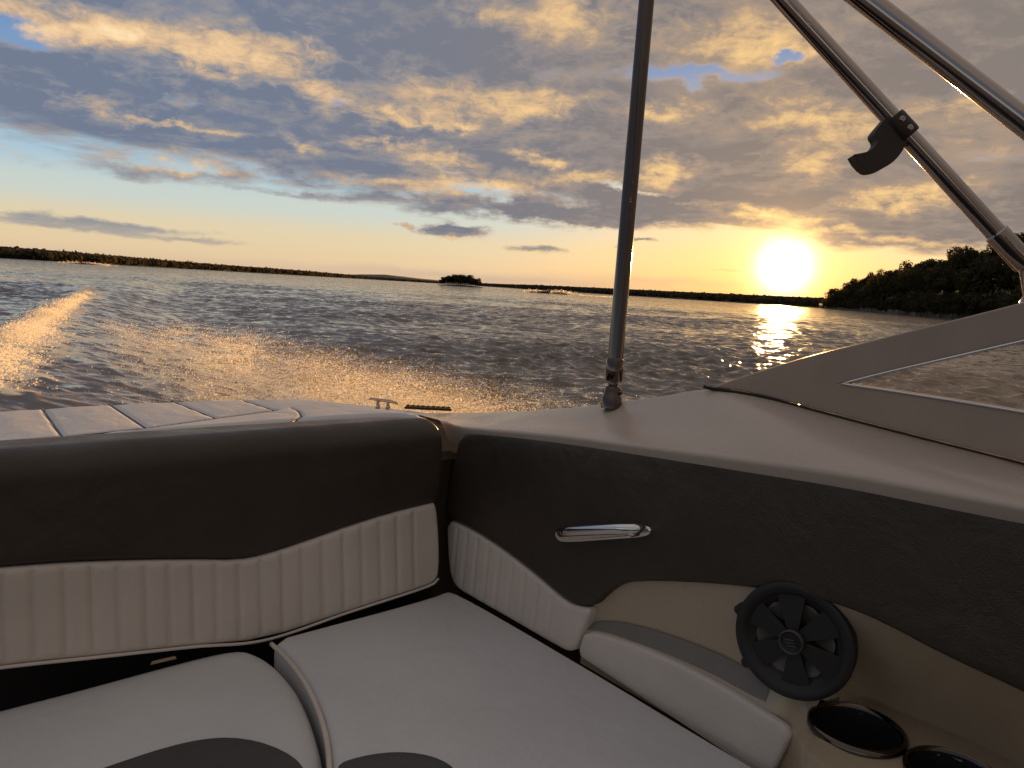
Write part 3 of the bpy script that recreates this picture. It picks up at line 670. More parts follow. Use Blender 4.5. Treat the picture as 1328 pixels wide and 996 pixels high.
    fd = n.new('ShaderNodeBsdfDiffuse'); fd.inputs[0].default_value = (.8, .8, .8, 1); tl = n.new('ShaderNodeBsdfTranslucent'); tl.inputs[0].default_value = (.8, .8, .8, 1)
    bp = n.new('ShaderNodeBump'); bp.inputs['Strength'].default_value = 1; bp.inputs['Distance'].default_value = .12; L.new(t.outputs[0], bp.inputs['Height']); L.new(bp.outputs[0], fd.inputs['Normal']); L.new(bp.outputs[0], tl.inputs['Normal'])
    fm = n.new('ShaderNodeMixShader'); fm.inputs[0].default_value = .65; L.new(fd.outputs[0], fm.inputs[1]); L.new(tl.outputs[0], fm.inputs[2])
    mx = n.new('ShaderNodeMixShader'); L.new(mr.outputs[0], mx.inputs[0]); L.new(b.outputs[0], mx.inputs[1]); L.new(fm.outputs[0], mx.inputs[2]); L.new(mx.outputs[0], o.inputs[0]); return m
water = build_water(); water.data.materials.append(water_mat())
print('water', len(water.data.vertices))

# ------------------------------------------------------------------ spray and foam drops
def drops(name, P, S, label, cat):
    n = len(P); base = np.array([(1, 1, 1), (1, -1, -1), (-1, 1, -1), (-1, -1, 1)], float)/1.5
    fc = np.array([(0, 1, 2), (0, 3, 1), (0, 2, 3), (1, 3, 2)])
    q = rng.normal(size=(n, 4)); q /= np.linalg.norm(q, axis=1)[:, None]; w, x, y, z = q.T
    Rm = np.stack([np.stack([1-2*(y*y+z*z), 2*(x*y-z*w), 2*(x*z+y*w)], 1), np.stack([2*(x*y+z*w), 1-2*(x*x+z*z), 2*(y*z-x*w)], 1), np.stack([2*(x*z-y*w), 2*(y*z+x*w), 1-2*(x*x+y*y)], 1)], 1)
    st = base[None]*rng.uniform(.7, 1.4, (n, 1, 3))
    V = np.einsum('nij,nkj->nki', Rm, st)*S[:, None, None]+P[:, None, :]
    F = (fc[None]+(np.arange(n)*4)[:, None, None]).reshape(-1, 3)
    V = V.reshape(-1, 3)
    me = bpy.data.meshes.new(name); me.vertices.add(len(V)); me.vertices.foreach_set('co', V.astype(np.float32).ravel())
    me.loops.add(F.size); me.loops.foreach_set('vertex_index', F.astype(np.int32).ravel()); me.polygons.add(len(F)); me.polygons.foreach_set('loop_start', np.arange(0, F.size, 3, dtype=np.int32))
    me.polygons.foreach_set('use_smooth', np.ones(len(F), bool)); me.update(calc_edges=True); me.materials.append(M['drops'])
    o = bpy.data.objects.new(name, me); COL.objects.link(o); tag(o, label, cat, kind='stuff'); return o
# spray sheet: water thrown outboard from the port chine, left behind by the boat (ballistic paths in the boat frame)
N = 330000
aft = rng.gamma(2.4, 2.2, N)+.5; k = aft < 17; aft = aft[k]; N = len(aft)
plume = np.sin(aft*2.1)+np.sin(aft*4.7+1.)*.6+np.sin(aft*9.3+2)*.4
lat = np.interp(aft, [0, 3, 6, 12, 17], [1.2, 2.4, 3.2, 3.9, 4.1])+rng.normal(0, 1, N)*np.interp(aft, [0, 3, 8, 17], [.35, .6, .9, 1.1])
top = np.interp(aft, [0, 2, 3, 6, 9, 12, 17], [.54, .66, .66, .47, .38, .26, .08])*(1+.10*plume)
z = top*(1-np.sqrt(rng.uniform(0, 1, N)))*rng.uniform(.6, 1.25, N)+.02
Pw = O3[None]+lat[:, None]*T3[None]-aft[:, None]*F3[None]; Pw[:, 2] = z
S = rng.gamma(2, .0006, N)+.0010
drops('spray', Pw, S, 'golden backlit spray thrown up beside the stern', 'spray')
# foam flung along the breaking wake crest and clots on the churned water
def along(poly, n, sd):
    d = np.r_[0, np.cumsum(np.linalg.norm(np.diff(poly, axis=0), axis=1))]; s = rng.uniform(0, d[-1], n)
    p = np.stack([np.interp(s, d, poly[:, k]) for k in range(2)], 1); return p+rng.normal(0, sd, (n, 2)), s/d[-1]
p, s = along(crest, 120000, 1.)
wid = np.interp(s, [0, .3, .6, 1], [.27, .20, .12, .06]); qq, s2_ = along(crest, 1, 0); d_ = np.r_[0, np.cumsum(np.linalg.norm(np.diff(crest, axis=0), axis=1))]; c_ = np.stack([np.interp(s*d_[-1], d_, crest[:, k]) for k in range(2)], 1); p = c_+(p-c_)*wid[:, None]*(1+.35*np.sin(s*150))[:, None]
hz = .24+np.abs(rng.normal(0, 1, len(p)))*np.interp(s, [0, .5, 1], [.11, .075, .03])*(1+.5*np.sin(s*61)*np.sin(s*23))+.06*np.sin(s*90)+.05*np.sin(s*37)
dcr = seg_dist(p, crest, False); hz = hz*np.exp(-(dcr/.9)**2)
P1 = np.c_[p, hz]; S1 = rng.gamma(2, .0022, len(p))+.002
pb = np.array([wpt(x, y) for x, y in [(205, 436), (235, 448), (290, 470), (360, 500), (450, 540)]])
p, s = along(pb, 50000, .9); cl_ = np.sin(p[:, 0]*3.1+2*np.sin(p[:, 1]*1.3))*np.sin(p[:, 1]*2.3+p[:, 0]); kk = cl_ > .1; p = p[kk]
P2 = np.c_[p, .08+np.abs(rng.normal(0, .13, len(p)))]; S2 = rng.gamma(2, .0016, len(p))+.002
drops('wake_foam', np.vstack([P1, P2]), np.r_[S1, S2], 'bright foam along the breaking crest of the wake', 'foam')

# ================================================================== FAR LAND
HZ = lambda x: 332.5+.0611*x
def place(x, D):
    """point on the water at picture column x and distance D"""
    d = ray(x, HZ(x)); d = d/np.linalg.norm(d[:2]); return np.array([d[0]*D, d[1]*D])
def crown_mesh(seed, n, h, w, leaf, flat=1.):
    g = np.random.default_rng(seed); V = []; F = []
    lobes = [(g.normal(0, .28*w, 2), g.uniform(.35, .9)*h, g.uniform(.22, .42)*w) for _ in range(9)]+[((0, 0), .55*h, .5*w)]
    for i in range(n):
        (c, z0, r) = lobes[g.integers(len(lobes))]
        d = g.normal(size=3); d /= np.linalg.norm(d); p = np.array([c[0], c[1], z0])+d*r*g.uniform(.55, 1.05)*np.array([1, 1, .85*flat])
        if p[2] < .1*h: p[2] = .1*h+abs(g.normal(0, .05*h))
        nrm = d+g.normal(0, .5, 3); nrm /= np.linalg.norm(nrm); a = np.cross(nrm, g.normal(size=3)); a /= np.linalg.norm(a); b = np.cross(nrm, a); s = leaf*g.uniform(.5, 1.3)
        k = len(V); V += [p+a*s, p+b*s*.7, p-a*s, p-b*s*.7]; F.append([k, k+1, k+2, k+3])
    return V, F
def as_mesh(name, V, F, mat):
    me = bpy.data.meshes.new(name); me.from_pydata([tuple(v) for v in V], [], F); me.update(); me.materials.append(mat); return me
crowns = [as_mesh('crown', *crown_mesh(20+i, 2600, 16, 9+i % 3, .55, 1+.15*(i % 2)), M['leaf']) for i in range(5)]
tr = bpy.data.objects  # trunk mesh
V = []; F = []
for i, (z, r) in enumerate([(-2, .5), (0, .42), (5, .3), (10, .18), (14, .06)]):
    for k in range(8): V.append((r*math.cos(k*math.pi/4), r*math.sin(k*math.pi/4), z))
for i in range(4):
    for k in range(8): F.append([i*8+k, i*8+(k+1) % 8, (i+1)*8+(k+1) % 8, (i+1)*8+k])
trunk_me = as_mesh('trunk', V, F, M['bark'])
# headland: shoreline runs away from the viewer, right to left
shore = [(1068, 720), (1090, 620), (1120, 500), (1160, 390), (1200, 320), (1240, 280), (1290, 255), (1350, 240), (1420, 235), (1520, 235)]
topy = [(1068, 392), (1078, 381), (1090, 372), (1105, 363), (1125, 355), (1150, 347), (1175, 343), (1200, 338), (1225, 333), (1250, 327), (1275, 319), (1300, 316), (1328, 312), (1400, 300), (1520, 290)]
tx = lambda x: np.interp(x, *zip(*topy)); sd_ = lambda x: np.interp(x, *zip(*shore))
# terrain
xs = np.linspace(1062, 1540, 70); V = []; F = []; rows = 9
for i, x in enumerate(xs):
    D0 = sd_(x)
    for j in range(rows):
        D = D0+(-4, 0, 6, 15, 30, 50, 80, 120, 170)[j]
        p = place(x, D); hmax = max(.5, (HZ(x)-tx(x))/FPX*D0-11)
        z = (-1.5, -.1, .5, 1.2, 2, 3, 4, 4, 2)[j]+hmax*min(1, max(0, (j-2)/4))*.75
        V.append((p[0], p[1], z+random.uniform(-.3, .3)))
for i in range(len(xs)-1):
    for j in range(rows-1): F.append([i*rows+j, (i+1)*rows+j, (i+1)*rows+j+1, i*rows+j+1])
hl = mesh_obj('headland', V, F, M['soil']); tag(hl, kind='structure')
ntree = 0
def add_tree(x, D, height, z0, group, label, seed):
    global ntree
    p = place(x, D); s = height/17.5; wd = s*random.uniform(.85, 1.25)
    root = bpy.data.objects.new('tree', None); COL.objects.link(root); root.location = (p[0], p[1], z0); root.rotation_euler = (0, 0, random.uniform(0, 6.28)); root.scale = (wd, wd, s)
    tag(root, label, 'tree', group)
    c = bpy.data.objects.new('crown', crowns[seed % 5]); COL.objects.link(c); c.parent = root
    t = bpy.data.objects.new('trunk', trunk_me); COL.objects.link(t); t.parent = root; ntree += 1
x = 1070.
HLAB = 'dark tree in the wooded headland at the right'
while x < 1400:
    D0 = sd_(x)
    for row in range(3):
        D = D0+1+row*16+random.uniform(-1 if row == 0 else -4, 4); xx = x+random.uniform(-4, 4)
        tot = (HZ(xx)-tx(xx))/FPX*D; full = max(4, tot)
        hgt = min(full, random.uniform(10, 16))*(.75 if row == 0 else 1)
        z0 = -.6 if row == 0 else max(.8, (full-hgt)*(.55 if row == 1 else 1.))*random.uniform(.86, 1.04)
        add_tree(xx, D, hgt, z0, 'trees on the headland', HLAB, random.randrange(5))
    x += max(4.5, 4.2/D0*FPX*.7)
print('headland trees', ntree)
# islet
isl = place(597, 600); V = []; F = []
for i in range(25):
    a = i/24*2*math.pi
    for r, z in ((20, -1), (18, .3), (9, 1.0), (0.01, 1.2)): V.append((isl[0]+r*math.cos(a), isl[1]+r*.6*math.sin(a), z))
for i in range(24):
    for j in range(3): F.append([i*4+j, (i+1)*4+j, (i+1)*4+j+1, i*4+j+1])
il = mesh_obj('islet', V, F, M['soil']); tag(il, kind='structure')
for i in range(19):
    u = (i-9)/9; x = 597+u*25; add_tree(x, 600+random.uniform(-6, 6), (9.4-4.2*abs(u)**2.5)*random.uniform(.94, 1.04), .3, 'trees on the islet', 'tree in the small round clump on the islet', i)
# far wooded shores: one mass of tree clumps each
def forest(name, pts, label, mat, leafs, step, depth, leaf):
    g = np.random.default_rng(len(name)+len(pts)); V = []; F = []
    xs_, Ds, Hs = map(np.array, zip(*pts)); x = xs_[0]; prev = g.normal()
    while x < xs_[-1]:
        D0 = np.interp(x, xs_, Ds); H0 = np.interp(x, xs_, Hs)
        for row in range(3):
            D = D0+row*depth+g.uniform(-5, 5); p = place(x+g.uniform(-2, 2), D); H = H0*g.uniform(.76, .9)*(.85 if row == 0 else 1); W = H0*g.uniform(.4, .6)
            c = np.array([p[0], p[1], 0])
            for _ in range(leafs):
                d = g.normal(size=3); d /= np.linalg.norm(d); q = c+np.array([0, 0, H*.55])+d*np.array([W, W, H*.45])*g.uniform(.6, 1.0)
                q[2] = max(.4, q[2]); a = np.cross(d, g.normal(size=3)); a /= np.linalg.norm(a); b = np.cross(d+g.normal(0, .4, 3), a); s = leaf*g.uniform(.6, 1.3)
                k = len(V); V += [q+a*s, q+b*s, q-a*s, q-b*s]; F.append([k, k+1, k+2, k+3])
        x += step(D0)
    o = mesh_obj(name, V, F, mat, None, False); tag(o, label, 'forest', kind='stuff'); return o
def bank(name, pts, mat, back=160, hz=.8):
    V = []; F = []
    for i, (x, D, H) in enumerate(pts):
        for k, (dd, z) in enumerate(((-6, -1), (0, .4), (12, H*hz), (back, H*hz))):
            p = place(x, D+dd); V.append((p[0], p[1], z))
    for i in range(len(pts)-1):
        for k in range(3): F.append([i*4+k, (i+1)*4+k, (i+1)*4+k+1, i*4+k+1])
    o = mesh_obj(name, V, F, mat); tag(o, kind='structure'); return o
def dens(pts, n=60):
    a = np.array(pts, float); xx = np.linspace(a[0, 0], a[-1, 0], n); return [(x, np.interp(x, a[:, 0], a[:, 1]), np.interp(x, a[:, 0], a[:, 2])) for x in xx]
shL = [(-260, 700, 13), (-60, 760, 12.5), (0, 800, 12.5), (60, 820, 12.5), (130, 880, 12), (200, 1000, 11.5), (280, 1150, 11), (340, 1300, 11.5), (400, 1500, 11.5), (440, 1750, 11), (480, 2200, 10), (545, 2700, 10), (575, 3000, 9)]
bank('far_shore', dens(shL), M['leaf_far']); forest('far_forest', shL, 'dark wooded far shore stretching across the left of the lake', M['leaf_far'], 22, lambda D: max(2.0, 5./D*FPX), 14, 2.0)
shR = [(618, 2600, 13), (660, 2000, 12.5), (690, 1500, 12), (760, 1250, 12), (830, 1150, 12.5), (900, 1080, 13), (980, 1030, 14), (1040, 980, 14.5), (1110, 950, 14)]
bank('far_shore', dens(shR), M['leaf_far']); forest('far_forest', shR, 'brown wooded far shore below the setting sun', M['leaf_far'], 22, lambda D: max(2.0, 5./D*FPX), 14, 2.0)
# distant hills behind
V = []; F = []; g = np.random.default_rng(5); xs = np.linspace(400, 1000, 120); hh = np.cumsum(g.normal(0, 1, 120)); hh = (hh-np.linspace(hh[0], hh[-1], 120))
for i, x in enumerate(xs):
    env = np.interp(x, [400, 460, 500, 545, 600, 700, 850, 1000], [4, 22, 34, 24, 18, 16, 14, 6])
    for dd, k in ((0, 0), (150, .7), (400, 1), (900, .8)):
        p = place(x, 4200+dd); V.append((p[0], p[1], -1+(env+hh[i]*.5)*k))
for i in range(119):
    for k in range(3): F.append([i*4+k, (i+1)*4+k, (i+1)*4+k+1, i*4+k+1])
tag(mesh_obj('far_hills', V, F, M['farhill']), kind='structure')

# ================================================================== OTHER BOATS
def small_boat(x, y, label, hullm, topm, yaw, Ls=5., ):
    c = wpt(x, y); root = empty('speedboat', (c[0], c[1], 0), label, 'speedboat'); root.rotation_euler = (0, 0, yaw)
    W = Ls*.19; V = []; F = []
    st = [(-.5, 1, .75, -.1), (-.2, 1, .8, -.15), (.1, .97, .9, -.15), (.35, .65, 1.05, -.05), (.5, .03, 1.2, .5)]
    for u, w, zt, zb in st:
        for s, z in ((-1, zt), (-.9, (zt+zb)/2), (-.25, zb), (.25, zb), (.9, (zt+zb)/2), (1, zt)): V.append((u*Ls, s*w*W, z))
    for i in range(4):
        for k in range(5): F.append([i*6+k, (i+1)*6+k, (i+1)*6+k+1, i*6+k+1])
        F.append([i*6, i*6+5, (i+1)*6+5, (i+1)*6])
    F.append([0, 1, 2, 3, 4, 5])
    h = mesh_obj('hull', V, F, hullm, None, False); h.parent = root
    V = [(.12*Ls, -W*.8, .85), (.12*Ls, W*.8, .85), (.0*Ls, W*.6, 1.45), (.0*Ls, -W*.6, 1.45), (.08*Ls, -W*.8, .85), (.08*Ls, W*.8, .85), (-.03*Ls, W*.6, 1.45), (-.03*Ls, -W*.6, 1.45)]
    w = mesh_obj('windshield', V, [[0, 1, 2, 3], [5, 4, 7, 6], [0, 4, 5, 1], [3, 2, 6, 7], [1, 5, 6, 2], [4, 0, 3, 7]], topm, None, False); w.parent = root
    bm = bmesh.new(); bmesh.ops.create_cube(bm, size=1, matrix=Matrix.Translation((-.55*Ls, 0, .6)) @ Matrix.Diagonal((.5, .5, 1, 1))); bmesh.ops.bevel(bm, geom=bm.edges[:], offset=.1, segments=2, affect='EDGES')
    e = bm_obj('outboard_motor', bm, M['darkpaint']); e.parent = root
    return c
c = small_boat(112, 343, 'small red speedboat far off on the left with a white wake', M['red'], M['darkpaint'], math.radians(-120), 6.5)
cw2 = small_boat(706, 380.2, 'dark speedboat throwing golden spray before the far shore', M['darkpaint'], M['darkpaint'], math.radians(-5), 5)
cs = small_boat(291, 351.6, 'tiny white boat near the far left shore', M['white'], M['white'], math.radians(40), 3.2)
def wakeblob(c, rx, ry, h, n, cx=0):
    p = np.c_[c[0]+cx+rng.normal(0, rx, n), c[1]+rng.normal(0, ry, n), np.abs(rng.normal(0, h, n))]; return p, rng.uniform(.07, .24, n)
a, b = wakeblob(c, 5.5, 1.5, .45, 2500); a2, b2 = wakeblob(cw2, 2.4, .8, .6, 1500, 6.5); a3, b3 = wakeblob(cw2, 1.6, .7, .45, 700, -4.6); a4, b4 = wakeblob(cw2, 9, .6, .12, 400, 12)
drops('boat_wake', np.vstack([a]), b, 'white foam round the small red speedboat', 'wake foam')
drops('boat_wake', np.vstack([a2, a3, a4]), np.r_[b2, b3, b4], 'golden spray round the dark speedboat', 'wake foam')
#==SKY==
# ================================================================== SKY AND SUN
def build_world():
    w = bpy.data.worlds.new('World'); scene.world = w; w.use_nodes = True; nt = w.node_tree; nt.nodes.clear(); n = nt.nodes; L = nt.links
    def val(s, v):
        if isinstance(v, (int, float)): s.default_value = v
        elif isinstance(v, (tuple, list)): s.default_value = v
        else: L.new(v, s)
    def m(op, a, b=None, c=None, clamp=False):
        k = n.new('ShaderNodeMath'); k.operation = op; k.use_clamp = clamp; val(k.inputs[0], a)
        if b is not None: val(k.inputs[1], b)
        if c is not None: val(k.inputs[2], c)
        return k.outputs[0]
    def vm(op, a, b=None, scale=None):
        k = n.new('ShaderNodeVectorMath'); k.operation = op; val(k.inputs[0], a)
        if b is not None: val(k.inputs[1], b)
        if scale is not None: val(k.inputs['Scale'], scale)
        return k.outputs['Value'] if op in ('DOT_PRODUCT', 'LENGTH') else k.outputs[0]
    def comb(x, y, z=0.):
        k = n.new('ShaderNodeCombineXYZ'); val(k.inputs[0], x); val(k.inputs[1], y); val(k.inputs[2], z); return k.outputs[0]
    def noise(v, sc, det=5, ro=.55, dist=0., color=False):
        k = n.new('ShaderNodeTexNoise'); val(k.inputs['Vector'], v); k.inputs['Scale'].default_value = sc; k.inputs['Detail'].default_value = det; k.inputs['Roughness'].default_value = ro; k.inputs['Distortion'].default_value = dist
        return k.outputs['Color' if color else 0]
    def sm(v, a, b, lo=0., hi=1.):
        k = n.new('ShaderNodeMapRange'); k.interpolation_type = 'SMOOTHSTEP'; val(k.inputs[0], v); val(k.inputs[1], a); val(k.inputs[2], b); val(k.inputs[3], lo); val(k.inputs[4], hi); return k.outputs[0]
    def mix(f, a, b, mode='MIX'):
        k = n.new('ShaderNodeMix'); k.data_type = 'RGBA'; k.blend_type = mode; val(k.inputs[0], f)
        for i, c in ((6, a), (7, b)):
            if isinstance(c, (tuple, list)): k.inputs[i].default_value = (*c, 1)
            else: L.new(c, k.inputs[i])
        return k.outputs[2]
    def ramp(f, st, interp='EASE'):
        k = n.new('ShaderNodeValToRGB'); L.new(f, k.inputs[0]); r = k.color_ramp; r.interpolation = interp
        while len(r.elements) < len(st): r.elements.new(1)
        for e, (p, c) in zip(r.elements, st): e.position = p; e.color = (*s2l(c), 1)
        return k.outputs[0]
    tc = n.new('ShaderNodeTexCoord'); D = vm('NORMALIZE', tc.outputs['Generated'])
    sp = n.new('ShaderNodeSeparateXYZ'); L.new(D, sp.inputs[0]); dx, dy, dz = sp.outputs
    az = m('ARCTAN2', dx, dy); el = m('ARCSINE', dz)
    cs = vm('DOT_PRODUCT', D, tuple(SUN)); th = m('ARCCOSINE', m('MINIMUM', cs, .9999999))          # angle from the sun
    # cloud deck coordinates: the layer seen in perspective
    inv = m('DIVIDE', 1., m('ADD', m('MAXIMUM', dz, 0.), .10)); P = comb(m('MULTIPLY', dx, inv), m('MULTIPLY', dy, inv), 0.)
    A = comb(az, el, 0.)
    wn = noise(comb(m('MULTIPLY', az, .55), el, .37), 22, 5, .62, 0., True)
    wv = vm('MULTIPLY', vm('SUBTRACT', wn, (.5, .5, .5)), (.15, .075, 0.)); wv = vm('MULTIPLY', wv, comb(1., sm(el, .02, .15, .3, 1.), 0.)); Aw = vm('ADD', A, wv)
    def aze(x, y):
        d = ray(x, y); d = d/np.linalg.norm(d); return math.atan2(d[0], d[1]), math.asin(d[2])
    def blobs(lst):
        tot = None
        for x, y, rx, ry, a in lst:
            u, v = aze(x, y); q = vm('MULTIPLY', vm('SUBTRACT', Aw, (u, v, 0.)), (FPX/rx, FPX/ry, 0.))
            e = m('MULTIPLY', m('POWER', 2.718, m('MULTIPLY', vm('DOT_PRODUCT', q, q), -1.)), a); tot = e if tot is None else m('ADD', tot, e)
        return tot
    # ---- clear sky: Nishita plus the afterglow bands of the real evening
    sky = n.new('ShaderNodeTexSky'); sky.sky_type = 'NISHITA'; sky.sun_disc = False; sky.sun_elevation = math.asin(SUN[2]); sky.sun_rotation = math.atan2(SUN[0], SUN[1]); sky.air_density = 1; sky.dust_density = 1.5; sky.ozone_density = 1.5
    el01 = m('DIVIDE', el, math.radians(30), clamp=True)
    clear = ramp(el01, [(0, (216, 188, 158)), (.045, (226, 202, 164)), (.09, (222, 206, 172)), (.16, (198, 208, 202)), (.24, (166, 196, 214)), (.36, (124, 156, 196)), (.6, (98, 130, 178)), (1, (90, 112, 155))])
    warm = sm(th, .42, .02); clear = mix(m('MULTIPLY', warm, .7), clear, ramp(el01, [(0, (244, 188, 108)), (.12, (246, 206, 136)), (.3, (230, 206, 166)), (.6, (130, 160, 195)), (1, (80, 115, 170))]))
    nis = vm('SCALE', sky.outputs[0], None, .10)
    clear = mix(.12, clear, nis)
    # ---- the broken deck
    n1 = noise(P, 1.15, 8, .60, .35); n2 = noise(vm('ADD', P, (7.3, 2.1, 0.)), 3.6, 8, .66, .5); n3 = noise(comb(m('MULTIPLY', az, 1.), m('MULTIPLY', el, 1.7), 3.), 34, 6, .66, .6)
    off = (float(SUN[0]*.10), float(SUN[1]*.10), 0.)
    n1s = noise(vm('ADD', P, off), 1.15, 8, .60, .35)
    edge = m('ADD', m('MULTIPLY', az, -.045), .1005)                                        # lower edge of the deck, a little lower to the right
    n0 = noise(comb(m('MULTIPLY', az, 2.2), m('MULTIPLY', el, 9.), 0.), 2.0, 5, .6)
    cover = m('DIVIDE', m('SUBTRACT', m('ADD', el, m('MULTIPLY', m('SUBTRACT', n0, .5), .06)), edge), .034)
    cover = m('MINIMUM', m('MAXIMUM', cover, -1.2), 1.)
    dark = [(640, 272, 150, 13, .9), (760, 283, 70, 9, .8), (585, 302, 50, 9, 1.5), (690, 324, 50, 6, 1.3), (530, 296, 14, 5, 1.1), (60, 284, 130, 11, 1.25), (150, 296, 90, 6, 1.2), (250, 312, 120, 4.5, 1.2), (1120, 285, 120, 22, 1.0), (900, 272, 90, 16, .9), (250, 225, 120, 12, .7), (960, 352, 30, 3, 1.0), (840, 308, 24, 4, 1.0), (800, 318, 22, 4, .9), (370, 250, 70, 5, .5), (1180, 305, 90, 10, .8)]
    hole = [(22, 42, 60, 18, .85), (235, 122, 30, 10, .7), (905, 97, 75, 13, .72), (835, 92, 50, 13, .4), (1010, 70, 18, 8, .8), (800, 245, 50, 5, .6), (440, 130, 12, 6, .5), (735, 92, 40, 12, .5), (600, 225, 30, 5, .4), (1170, 270, 40, 5, .5)]
    den = m('ADD', m('ADD', m('MULTIPLY', m('SUBTRACT', n1, .475), 3.3), m('ADD', m('MULTIPLY', m('SUBTRACT', n2, .5), .9), m('MULTIPLY', m('SUBTRACT', n3, .5), .55))), m('MULTIPLY_ADD', cover, 1.0, .05))
    den = m('SUBTRACT', m('ADD', den, m('MULTIPLY', blobs(dark), 1.25)), m('MULTIPLY', blobs(hole), 1.7))
    alpha = m('MULTIPLY', sm(den, -.25, .74), sm(el, .02, .075, .62, 1.))
    # ---- light on the deck: undersides and thin rims facing the sun glow, the thick parts stay slate
    lit = [(50, 18, 85, 22, 1.1), (115, 38, 30, 14, .8), (168, 40, 22, 10, .9), (335, 70, 52, 18, 1.05), (395, 62, 24, 10, .7), (250, 52, 60, 20, .8), (235, 76, 30, 8, .7), (400, 124, 36, 11, 1.1), (520, 152, 75, 12, 1.1), (575, 165, 30, 6, .8), (405, 191, 20, 7, 1.0), (520, 192, 50, 5, .8), (575, 210, 45, 8, 1.0), (230, 163, 70, 4, .8), (240, 212, 60, 9, .95), (120, 138, 22, 5, .5), (20, 195, 40, 7, .7), (640, 132, 100, 22, .8), (700, 140, 50, 14, .5), (620, 240, 70, 14, .9), (490, 232, 60, 7, .7), (640, 245, 40, 7, .6), (760, 234, 60, 8, .9), (710, 205, 26, 8, 1.2), (865, 215, 44, 10, 1.2), (850, 225, 30, 10, .7), (865, 145, 46, 12, 1.1), (960, 45, 110, 26, .75), (740, 25, 80, 28, .75), (660, 15, 60, 14, .5), (1000, 58, 60, 14, .6), (1050, 158, 60, 16, 1.1), (1010, 120, 60, 14, .5), (1060, 205, 50, 14, .8), (1085, 225, 30, 10, .6), (1120, 175, 40, 10, .6), (1010, 283, 55, 7, 1.8), (1050, 298, 60, 4, 1.5), (970, 276, 40, 5, 1.2), (900, 262, 30, 5, .7), (1170, 262, 50, 10, 1.1), (1200, 250, 60, 14, .5), (1140, 307, 60, 4, 1.1), (1240, 140, 60, 20, .6), (1270, 200, 40, 20, .4), (540, 120, 30, 10, .3), (1230, 315, 60, 4, .9), (530, 296, 12, 4, 1.0), (600, 309, 50, 3, .8), (690, 330, 45, 3, .7), (300, 90, 80, 14, .4), (840, 300, 30, 4, .5)]
    lb = blobs(lit)
    grad = m('MULTIPLY', m('SUBTRACT', n1, n1s), 4.2)                                       # thinner towards the sun: lit face
    fine = m('ADD', m('MULTIPLY', m('SUBTRACT', n2, .5), 1.9), m('MULTIPLY', m('SUBTRACT', n3, .5), 1.3))
    inv2 = sm(den, 1.05, .1)
    litf = m('ADD', m('ADD', m('MULTIPLY', lb, m('ADD', m('ADD', m('MULTIPLY', n2, 1.7), m('MULTIPLY', n3, 1.9)), -1.05)), m('MULTIPLY', m('ADD', grad, fine), .34)), m('MULTIPLY', inv2, .22))
    litf = m('MULTIPLY_ADD', litf, .62, m('MULTIPLY_ADD', m('POWER', 2.718, m('MULTIPLY', m('DIVIDE', th, .16), -1.)), m('MULTIPLY', inv2, .55), -.005))
    litf = m('MAXIMUM', litf, 0.); litf = m('DIVIDE', m('MULTIPLY', litf, 1.45), m('ADD', litf, .62)); litf = m('MINIMUM', litf, 1.)
    left = sm(az, -.45, .35)
    cd = ramp(litf, [(0, (108, 118, 138)), (.18, (130, 133, 143)), (.38, (160, 148, 140)), (.6, (198, 170, 140)), (.82, (228, 192, 148)), (1, (242, 214, 170))], 'LINEAR')
    cw = ramp(litf, [(0, (126, 118, 114)), (.18, (142, 130, 122)), (.38, (160, 140, 122)), (.6, (200, 168, 128)), (.82, (234, 194, 134)), (1, (250, 218, 156))], 'LINEAR')
    cl = mix(left, cd, cw)
    # far clouds sink into the bright air over the horizon
    thin = sm(el, .055, .0, 0., .62); cl = mix(thin, cl, clear)
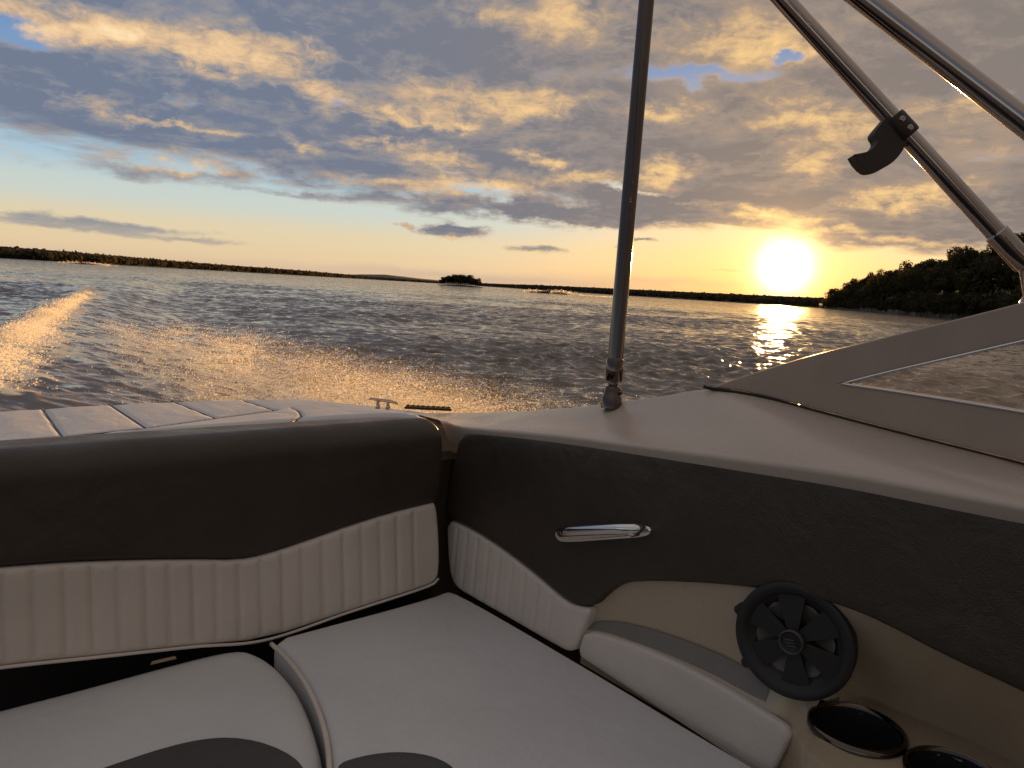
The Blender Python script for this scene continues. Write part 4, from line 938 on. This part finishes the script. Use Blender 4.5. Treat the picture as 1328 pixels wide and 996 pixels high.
    high = sm(el, .42, .75, 0., .75); cl = mix(high, cl, s2l((168, 158, 151)))                      # above the view the deck is made paler to warm boat and water
    col = mix(alpha, clear, cl)
    bank = m('MULTIPLY', blobs([(650, 361, 210, 6, .6), (850, 364, 120, 5, .45)]), .7); col = mix(m('MINIMUM', bank, .8), col, s2l((172, 152, 140)))
    # ---- sun and its aureole (bright air round the sun)
    g1 = m('POWER', 2.718, m('MULTIPLY', m('POWER', m('DIVIDE', th, .025), 2.0), -1.)); g2 = m('POWER', 2.718, m('MULTIPLY', m('DIVIDE', th, .025), -1.)); g3 = m('POWER', 2.718, m('MULTIPLY', m('DIVIDE', th, .13), -1.))
    col = vm('ADD', col, vm('SCALE', (7., 4.9, 2.2), None, g1)); col = vm('ADD', col, vm('SCALE', (1.7, .95, .25), None, g2)); col = vm('ADD', col, vm('SCALE', (.15, .075, .014), None, g3))
    east = sm(dy, .35, -.5, 1., .85); col = vm('SCALE', col, None, m('MULTIPLY', east, .535))                       # the eastern half of the sky is already dimmer
    bg = n.new('ShaderNodeBackground'); L.new(vm('SCALE', col, None, 1/.12), bg.inputs[0]); bg.inputs[1].default_value = .12
    o = n.new('ShaderNodeOutputWorld'); L.new(bg.outputs[0], o.inputs[0])
    try: w.cycles.sampling_method = 'MANUAL'; w.cycles.sample_map_resolution = 1024
    except Exception: pass
build_world()
sl = bpy.data.lights.new('sun', 'SUN'); sl.energy = 5.; sl.angle = math.radians(.53); sl.color = (1., .50, .145)
so = bpy.data.objects.new('sun', sl); COL.objects.link(so); so.rotation_euler = Vector(-SUN).to_track_quat('-Z', 'Y').to_euler()
vs_ = scene.view_settings; vs_.view_transform = 'Standard'; vs_.look = 'None'; vs_.exposure = 1.08; vs_.gamma = 1; vs_.use_curve_mapping = False
scene.render.engine = 'CYCLES'; scene.cycles.max_bounces = 6; scene.cycles.transparent_max_bounces = 24; scene.cycles.sample_clamp_indirect = 4; scene.cycles.caustics_reflective = False; scene.cycles.caustics_refractive = False
